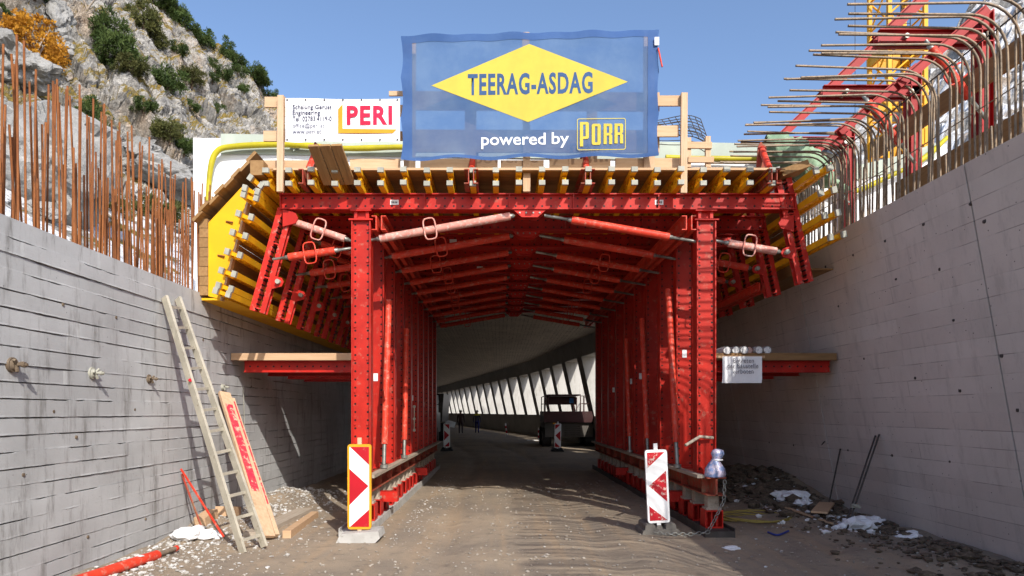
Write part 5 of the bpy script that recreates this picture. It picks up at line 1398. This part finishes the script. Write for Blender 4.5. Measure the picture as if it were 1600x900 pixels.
LUMP = [rock_mesh(20 + k, 1, 1, 0.55, 3, 0.45) for k in range(3)]
for px, py, s, lab in ((300, 848, 0.20, 'heap of dirty snow against the foot of the left wall'), (325, 845, 0.12, 'small snow lump right of the snow heap by the ladder'), (1338, 828, 0.24, 'large white snow lump at the foot of the crossed rods'), (1363, 823, 0.16, 'smaller snow lump right of the large one by the crossed rods'),
        (1240, 795, 0.28, 'rounded snow-covered lump on the debris mound right of the portal'), (1216, 790, 0.14, 'narrow upright snow lump on the debris mound'), (1255, 800, 0.14, 'grey snow lump at the right end of the debris mound'), (1140, 852, 0.10, 'thin patch of snow on the shaded dirt right of the portal foot'), (1420, 842, 0.13, 'grey snow lump against the right wall foot')):
    p = gnd(px, py); me = rng.choice(LUMP).copy(); me.materials.clear(); me.materials.append(SNOW)
    o = obj('snow_lump', me, None, None, (p.x, p.y, p.z + s * 0.25), (U(-0.2, 0.2), U(-0.2, 0.2), U(0, 6)), (s * U(1, 1.5), s * U(0.9, 1.2), s * (1.0 if py < 850 or px < 400 else 0.4)))
    tag(o, lab, 'snow', 'snow lumps on the ground')

def scatter(name, label, cat, n, place, size, mat, seed):
    r = random.Random(seed); m = MB()
    ico = [(0, 0, 1), (0.89, 0, 0.45), (0.28, 0.85, 0.45), (-0.72, 0.53, 0.45), (-0.72, -0.53, 0.45), (0.28, -0.85, 0.45), (0.6, 0.4, -0.4), (-0.3, 0.6, -0.4), (-0.6, -0.3, -0.4), (0.3, -0.6, -0.4)]
    fs = [(0, 1, 2), (0, 2, 3), (0, 3, 4), (0, 4, 5), (0, 5, 1), (1, 6, 2), (2, 6, 7), (2, 7, 3), (3, 7, 8), (3, 8, 4), (4, 8, 9), (4, 9, 5), (5, 9, 1), (1, 9, 6)]
    for _ in range(n):
        x, y = place(r); s = size(r); a = r.uniform(0, 6.28); ca, sa = math.cos(a), math.sin(a); ex, ez = r.uniform(0.8, 1.5), r.uniform(0.35, 0.8)
        z = gh(x, y); vs = []
        for p in ico:
            q = (p[0] * ex * s * r.uniform(0.75, 1.2), p[1] * s * r.uniform(0.75, 1.2), p[2] * ez * s); vs.append((x + q[0] * ca - q[1] * sa, y + q[0] * sa + q[1] * ca, z + q[2] + 0.25 * s))
        m.add(vs, fs)
    return tag(obj(name, m, mat, None), label, cat, kind='stuff')
STONE = worn('grey_stones', (0.36, 0.32, 0.27), (0.24, 0.21, 0.175), (0.46, 0.43, 0.38), 0.9, 9, (0.5, 0.65))
STONE_W = worn('pale_stones', (0.50, 0.48, 0.45), (0.34, 0.32, 0.29), (0.72, 0.72, 0.72), 0.9, 7, (0.5, 0.65))
RUBBLE = worn('dark_rubble', (0.12, 0.088, 0.062), (0.075, 0.057, 0.043), (0.18, 0.14, 0.10), 0.9, 9, (0.5, 0.65))
def pl_left(r):
    y = 5.8 + 8.5 * r.random() ** 1.1; x = -4.15 + abs(r.gauss(0, 0.62)); return min(x, -2.3), y
def pl_any(r): return r.uniform(-4.1, 5.6), 4.5 + 12 * r.random() ** 1.3
def pl_right(r):
    y = 6.5 + 9 * r.random(); return 5.55 - abs(r.gauss(0, 0.55)), y
def pl_rail(r): return -1.45 + abs(r.gauss(0, 0.25)), 8.5 + 9 * r.random()
scatter('gravel', 'pale broken gravel and snow crumbs along the foot of the left wall', 'gravel', 2600, pl_left, lambda r: 0.008 + 0.030 * r.random() ** 3.0, STONE_W, 1)
scatter('gravel', 'small grey stones strewn over the dirt road', 'gravel', 5200, pl_any, lambda r: 0.005 + 0.022 * r.random() ** 3.5, STONE, 2)
scatter('gravel', 'sparse pale pebbles on the middle of the dirt road', 'gravel', 130, pl_any, lambda r: 0.005 + 0.022 * r.random() ** 3, STONE_W, 3)
scatter('gravel', 'dark rubble heaped along the foot of the right wall', 'rubble', 1900, pl_right, lambda r: 0.012 + 0.07 * r.random() ** 3.5, RUBBLE, 4)
scatter('gravel', 'dark clods and debris heaped beside the right portal foot', 'rubble', 420, lambda r: (4.75 + r.gauss(0, 0.35), 13.2 + r.gauss(0, 1.3)), lambda r: 0.03 + 0.15 * r.random() ** 2.5, RUBBLE, 8)
scatter('gravel', 'white crumbs of snow among the rubble by the right wall', 'rubble', 260, lambda r: (lambda p: (min(p[0], 5.5) - 0.2, 9 + 4.5 * r.random()))(pl_right(r)), lambda r: 0.015 + 0.055 * r.random() ** 2.5, SNOW, 6)
scatter('gravel', 'pale pebbles along the left base sill', 'gravel', 260, pl_rail, lambda r: 0.004 + 0.018 * r.random() ** 3, STONE_W, 5)

# ------------------------------------------------------------------ shrubs and trees on the slope
def leaf_mat(name, c, c2, trans=0.25):
    t = NT(name); oi = t.n('ShaderNodeObjectInfo'); v = t.coord(True)
    col = t.mix(t.ramp(t.noise(v, 2.5, 4), 0.35, 0.65), c, c2)
    hs = t.n('ShaderNodeHueSaturation'); t.l(col, hs.inputs['Color']); t.val(hs.inputs['Value'], t.math('ADD', 0.8, t.math('MULTIPLY', oi.outputs['Random'], 0.4)))
    tr = t.n('ShaderNodeBsdfTranslucent'); t.l(hs.outputs[0], tr.inputs['Color']); mx = t.n('ShaderNodeMixShader'); mx.inputs[0].default_value = trans
    t.l(t.b.outputs[0], mx.inputs[1]); t.l(tr.outputs[0], mx.inputs[2]); t.l(mx.outputs[0], t.out.inputs['Surface'])
    return t.done(hs.outputs[0], 0.7, 0, 0.2)
PINE = leaf_mat('dwarf_pine_needles', (0.080, 0.115, 0.030), (0.042, 0.072, 0.020))
PINE2 = leaf_mat('olive_shrub_leaves', (0.11, 0.11, 0.034), (0.065, 0.075, 0.024))
GOLD = leaf_mat('golden_birch_leaves', (0.50, 0.25, 0.025), (0.38, 0.17, 0.018), 0.35)
TWIG = worn('pale_twig', (0.40, 0.34, 0.28), (0.3, 0.25, 0.2), (0.15, 0.12, 0.1), 0.9, 6)
BARK = worn('dark_bark', (0.10, 0.07, 0.05), (0.07, 0.05, 0.035), (0.15, 0.12, 0.1), 0.95, 6)
def crown_mesh(seed, n_clump, per, flat_, leaf, spread=1.0, cone=0.0, needle=True):
    r = random.Random(seed); m = MB(); V = m.v; F = m.f
    cl = []
    for _ in range(n_clump):
        while True:
            p = Vector((r.uniform(-1, 1), r.uniform(-1, 1), r.uniform(-0.7, 1)))
            if p.length < 1 and p.length > 0.35: break
        if cone: k = 1 - cone * (p.z + 0.7) / 1.7; p.x *= k; p.y *= k
        cl.append((Vector((p.x * spread, p.y * spread, (p.z + 0.6) * flat_)), r.uniform(0.16, 0.34)))
    for c, rad in cl:
        for _ in range(per):
            d = Vector((r.gauss(0, 1), r.gauss(0, 1), r.gauss(0, 0.8) + 0.35)).normalized(); o = c + d * rad * r.random() ** 0.4
            s = leaf * r.uniform(0.6, 1.3); u = (d + Vector((r.gauss(0, 0.5), r.gauss(0, 0.5), r.gauss(0, 0.5) + 0.3))).normalized(); w = u.cross(Vector((r.gauss(0, 1), r.gauss(0, 1), r.gauss(0, 1)))).normalized()
            b = len(V); k = 0.28 if needle else 0.7
            V += [tuple(o - w * s * k), tuple(o + w * s * k), tuple(o + u * s * 1.5 + w * s * k * 0.5), tuple(o + u * s * 1.5 - w * s * k * 0.5)]; F.append((b, b + 1, b + 2, b + 3)); m.s.append(False)
    me = bpy.data.meshes.new('crown'); me.from_pydata(V, [], F); me.update(); return me
def stem_mesh(seed, h, n=5, r0=0.06):
    r = random.Random(seed); m = MB()
    for k in range(n):
        a = 6.28 * k / n + r.uniform(-0.4, 0.4); R = r.uniform(0.3, 0.75); pts = [Vector((0, 0, -0.35)), Vector((0.1 * math.cos(a), 0.1 * math.sin(a), 0.1 * h))]
        for j in range(1, 5): pts.append(Vector((R * j / 4 * math.cos(a + 0.15 * j), R * j / 4 * math.sin(a + 0.15 * j), h * (0.1 + 0.85 * (j / 4) ** 0.8))))
        m.path(pts, [r0, r0 * 0.9, r0 * 0.75, r0 * 0.55, r0 * 0.35, r0 * 0.15], 6)
    return m.mesh('stem')
PROTO = [(crown_mesh(1, 42, 95, 0.62, 0.085), stem_mesh(1, 0.6)), (crown_mesh(2, 36, 95, 0.85, 0.085, 0.85), stem_mesh(2, 0.8)), (crown_mesh(3, 40, 95, 1.35, 0.08, 0.62, 0.55), stem_mesh(3, 1.2)), (crown_mesh(4, 34, 90, 0.5, 0.085, 1.15), stem_mesh(4, 0.45))]
def shrub(px, py, wpx, kind, label, mat=PINE, tilt=0.0):
    p = on_hill(px, py); s = (0.95 if 'skyline' in label else 1.15) * wpx * p.y / FOC / 2
    root = thing('dwarf_pine', label, 'shrub', p + Vector((0, 0, -0.1 * s)), 'green shrubs on the rocky slope', (0, tilt, U(0, 6)) if not tilt else (0, tilt, 0))
    root.scale = (s, s, s * U(0.9, 1.15)); c, st = PROTO[kind]
    cm = c
    o = obj('crown', cm, mat, root); obj('stem', st, BARK, root)
    if o.data.materials[0] != mat: o.material_slots[0].link = 'OBJECT'; o.material_slots[0].material = mat
SH = [(55, 25, 52, 1, 'dark green pine bush at the upper left above the golden birch'), (8, 38, 26, 0, 'green bush at the far upper left edge of the slope'), (8, 112, 46, 3, 'low green bush on top of the huge boulder at the left edge'),
    (170, 75, 60, 1, 'large dark green pine bush in the middle of the cliff'), (182, 105, 66, 0, 'broad pine bush just below the large middle one on the cliff'), (200, 130, 44, 0, 'lowest green bush of the row of three on the middle cliff'),
    (225, 45, 66, 1, 'tall olive green bush high on the cliff near the skyline'), (245, 75, 50, 1, 'olive bush below the tall one near the skyline'), (262, 140, 54, 0, 'round green bush on the pale slab right of the middle row'), (275, 90, 32, 0, 'small green bush under the skyline pines'),
    (300, 135, 40, 0, 'olive bush on the right flank of the pale slab'), (248, 8, 48, 0, 'bush at the top edge of the picture beside the sky'), (272, 28, 38, 0, 'dark bush on the skyline just below the top edge'), (285, 42, 40, 0, 'second dark bush down the skyline'), (305, 52, 40, 3, 'third dark bush down the skyline'),
    (320, 60, 44, 0, 'round dark pine hanging over the skyline'), (352, 92, 34, 2, 'small pointed pine on the middle of the skyline'), (362, 98, 30, 2, 'pointed pine right of the middle skyline one'), (372, 104, 30, 0, 'low bush on the skyline between pointed pines'), (392, 122, 42, 0, 'wide dark bush on the lower skyline'),
    (404, 132, 40, 0, 'dark bush near the lower end of the skyline'), (420, 147, 30, 3, 'low bush at the lower end of the skyline'), (434, 150, 22, 2, 'last pointed pine at the lower end of the skyline'), (330, 108, 28, 0, 'small green bush on the bare slab below the skyline'), (350, 130, 26, 0, 'dark bush on the bare slab right of the smaller one'),
    (370, 118, 34, 3, 'flat bush on the bare slab near the lower skyline'), (382, 145, 18, 0, 'tiny bush low on the bare slab'), (150, 205, 52, 1, 'dark juniper bush right of the huge boulder'), (160, 245, 50, 1, 'dark juniper below the first one beside the huge boulder'), (225, 205, 34, 0, 'green bush below the dark cliff strata'),
    (265, 235, 44, 0, 'brown-green bush at the foot of the cliff'), (288, 250, 32, 0, 'bush beside the white sheeting at the foot of the cliff'), (335, 155, 24, 0, 'small bush in the gully on the lower slab'), (300, 175, 26, 3, 'low bush in the rocks above the white sheeting'), (350, 178, 26, 0, 'bush at the bottom of the bare slab above the sheeting'), (240, 340, 60, 3, 'low brownish shrub in the snow behind the rods'), (170, 330, 50, 3, 'low shrub in the snow left of the brownish one behind the rods')]
for k, (px, py, w, kd, lab) in enumerate(SH):
    shrub(px, py, w, kd, lab, PINE2 if ('olive' in lab or 'brown' in lab or 'middle cliff' in lab) else PINE)
def birch():
    p = on_hill(58, 112); s = 92 * p.y / FOC / 2
    root = thing('birch_tree', 'small birch in golden autumn leaf above the huge boulder', 'tree', p); root.scale = (s, s, s)
    obj('crown', crown_mesh(9, 80, 70, 1.05, 0.05, 0.95, 0, False), GOLD, root, (0, 0, 0.15)); obj('trunk', stem_mesh(9, 1.5, 6, 0.05), TWIG, root)
birch()
def bare(label, px, py, hpx, seed):
    p = on_hill(px, py); h = hpx * p.y / FOC; r = random.Random(seed); m = MB()
    root = thing('bare_bush', label, 'bush', p, 'leafless bushes on the upper slope')
    def br(o, d, L, rad, dep):
        e = o + d * L; m.path([o, o + d * L * 0.5 + Vector((r.gauss(0, 0.04) * L, 0, r.gauss(0, 0.04) * L)), e], [rad, rad * 0.8, rad * 0.55], 5)
        if dep:
            for _ in range(3): br(o + d * L * r.uniform(0.5, 1.0), (d + Vector((r.gauss(0, 0.45), r.gauss(0, 0.45), r.gauss(0, 0.3)))).normalized(), L * r.uniform(0.5, 0.75), rad * 0.55, dep - 1)
    for k in range(4): br(Vector((0, 0, -0.2)), Vector((r.gauss(0, 0.4), r.gauss(0, 0.3), 1)).normalized(), h * 0.5, 0.06, 3)
    obj('branches', m, TWIG, root)
bare('pale leafless bush at the top of the slope near the left', 112, 34, 48, 1); bare('pale leafless bush right of the other bare one at the top', 135, 28, 50, 2); bare('thin leafless bush between the upper rocks', 95, 20, 40, 3)
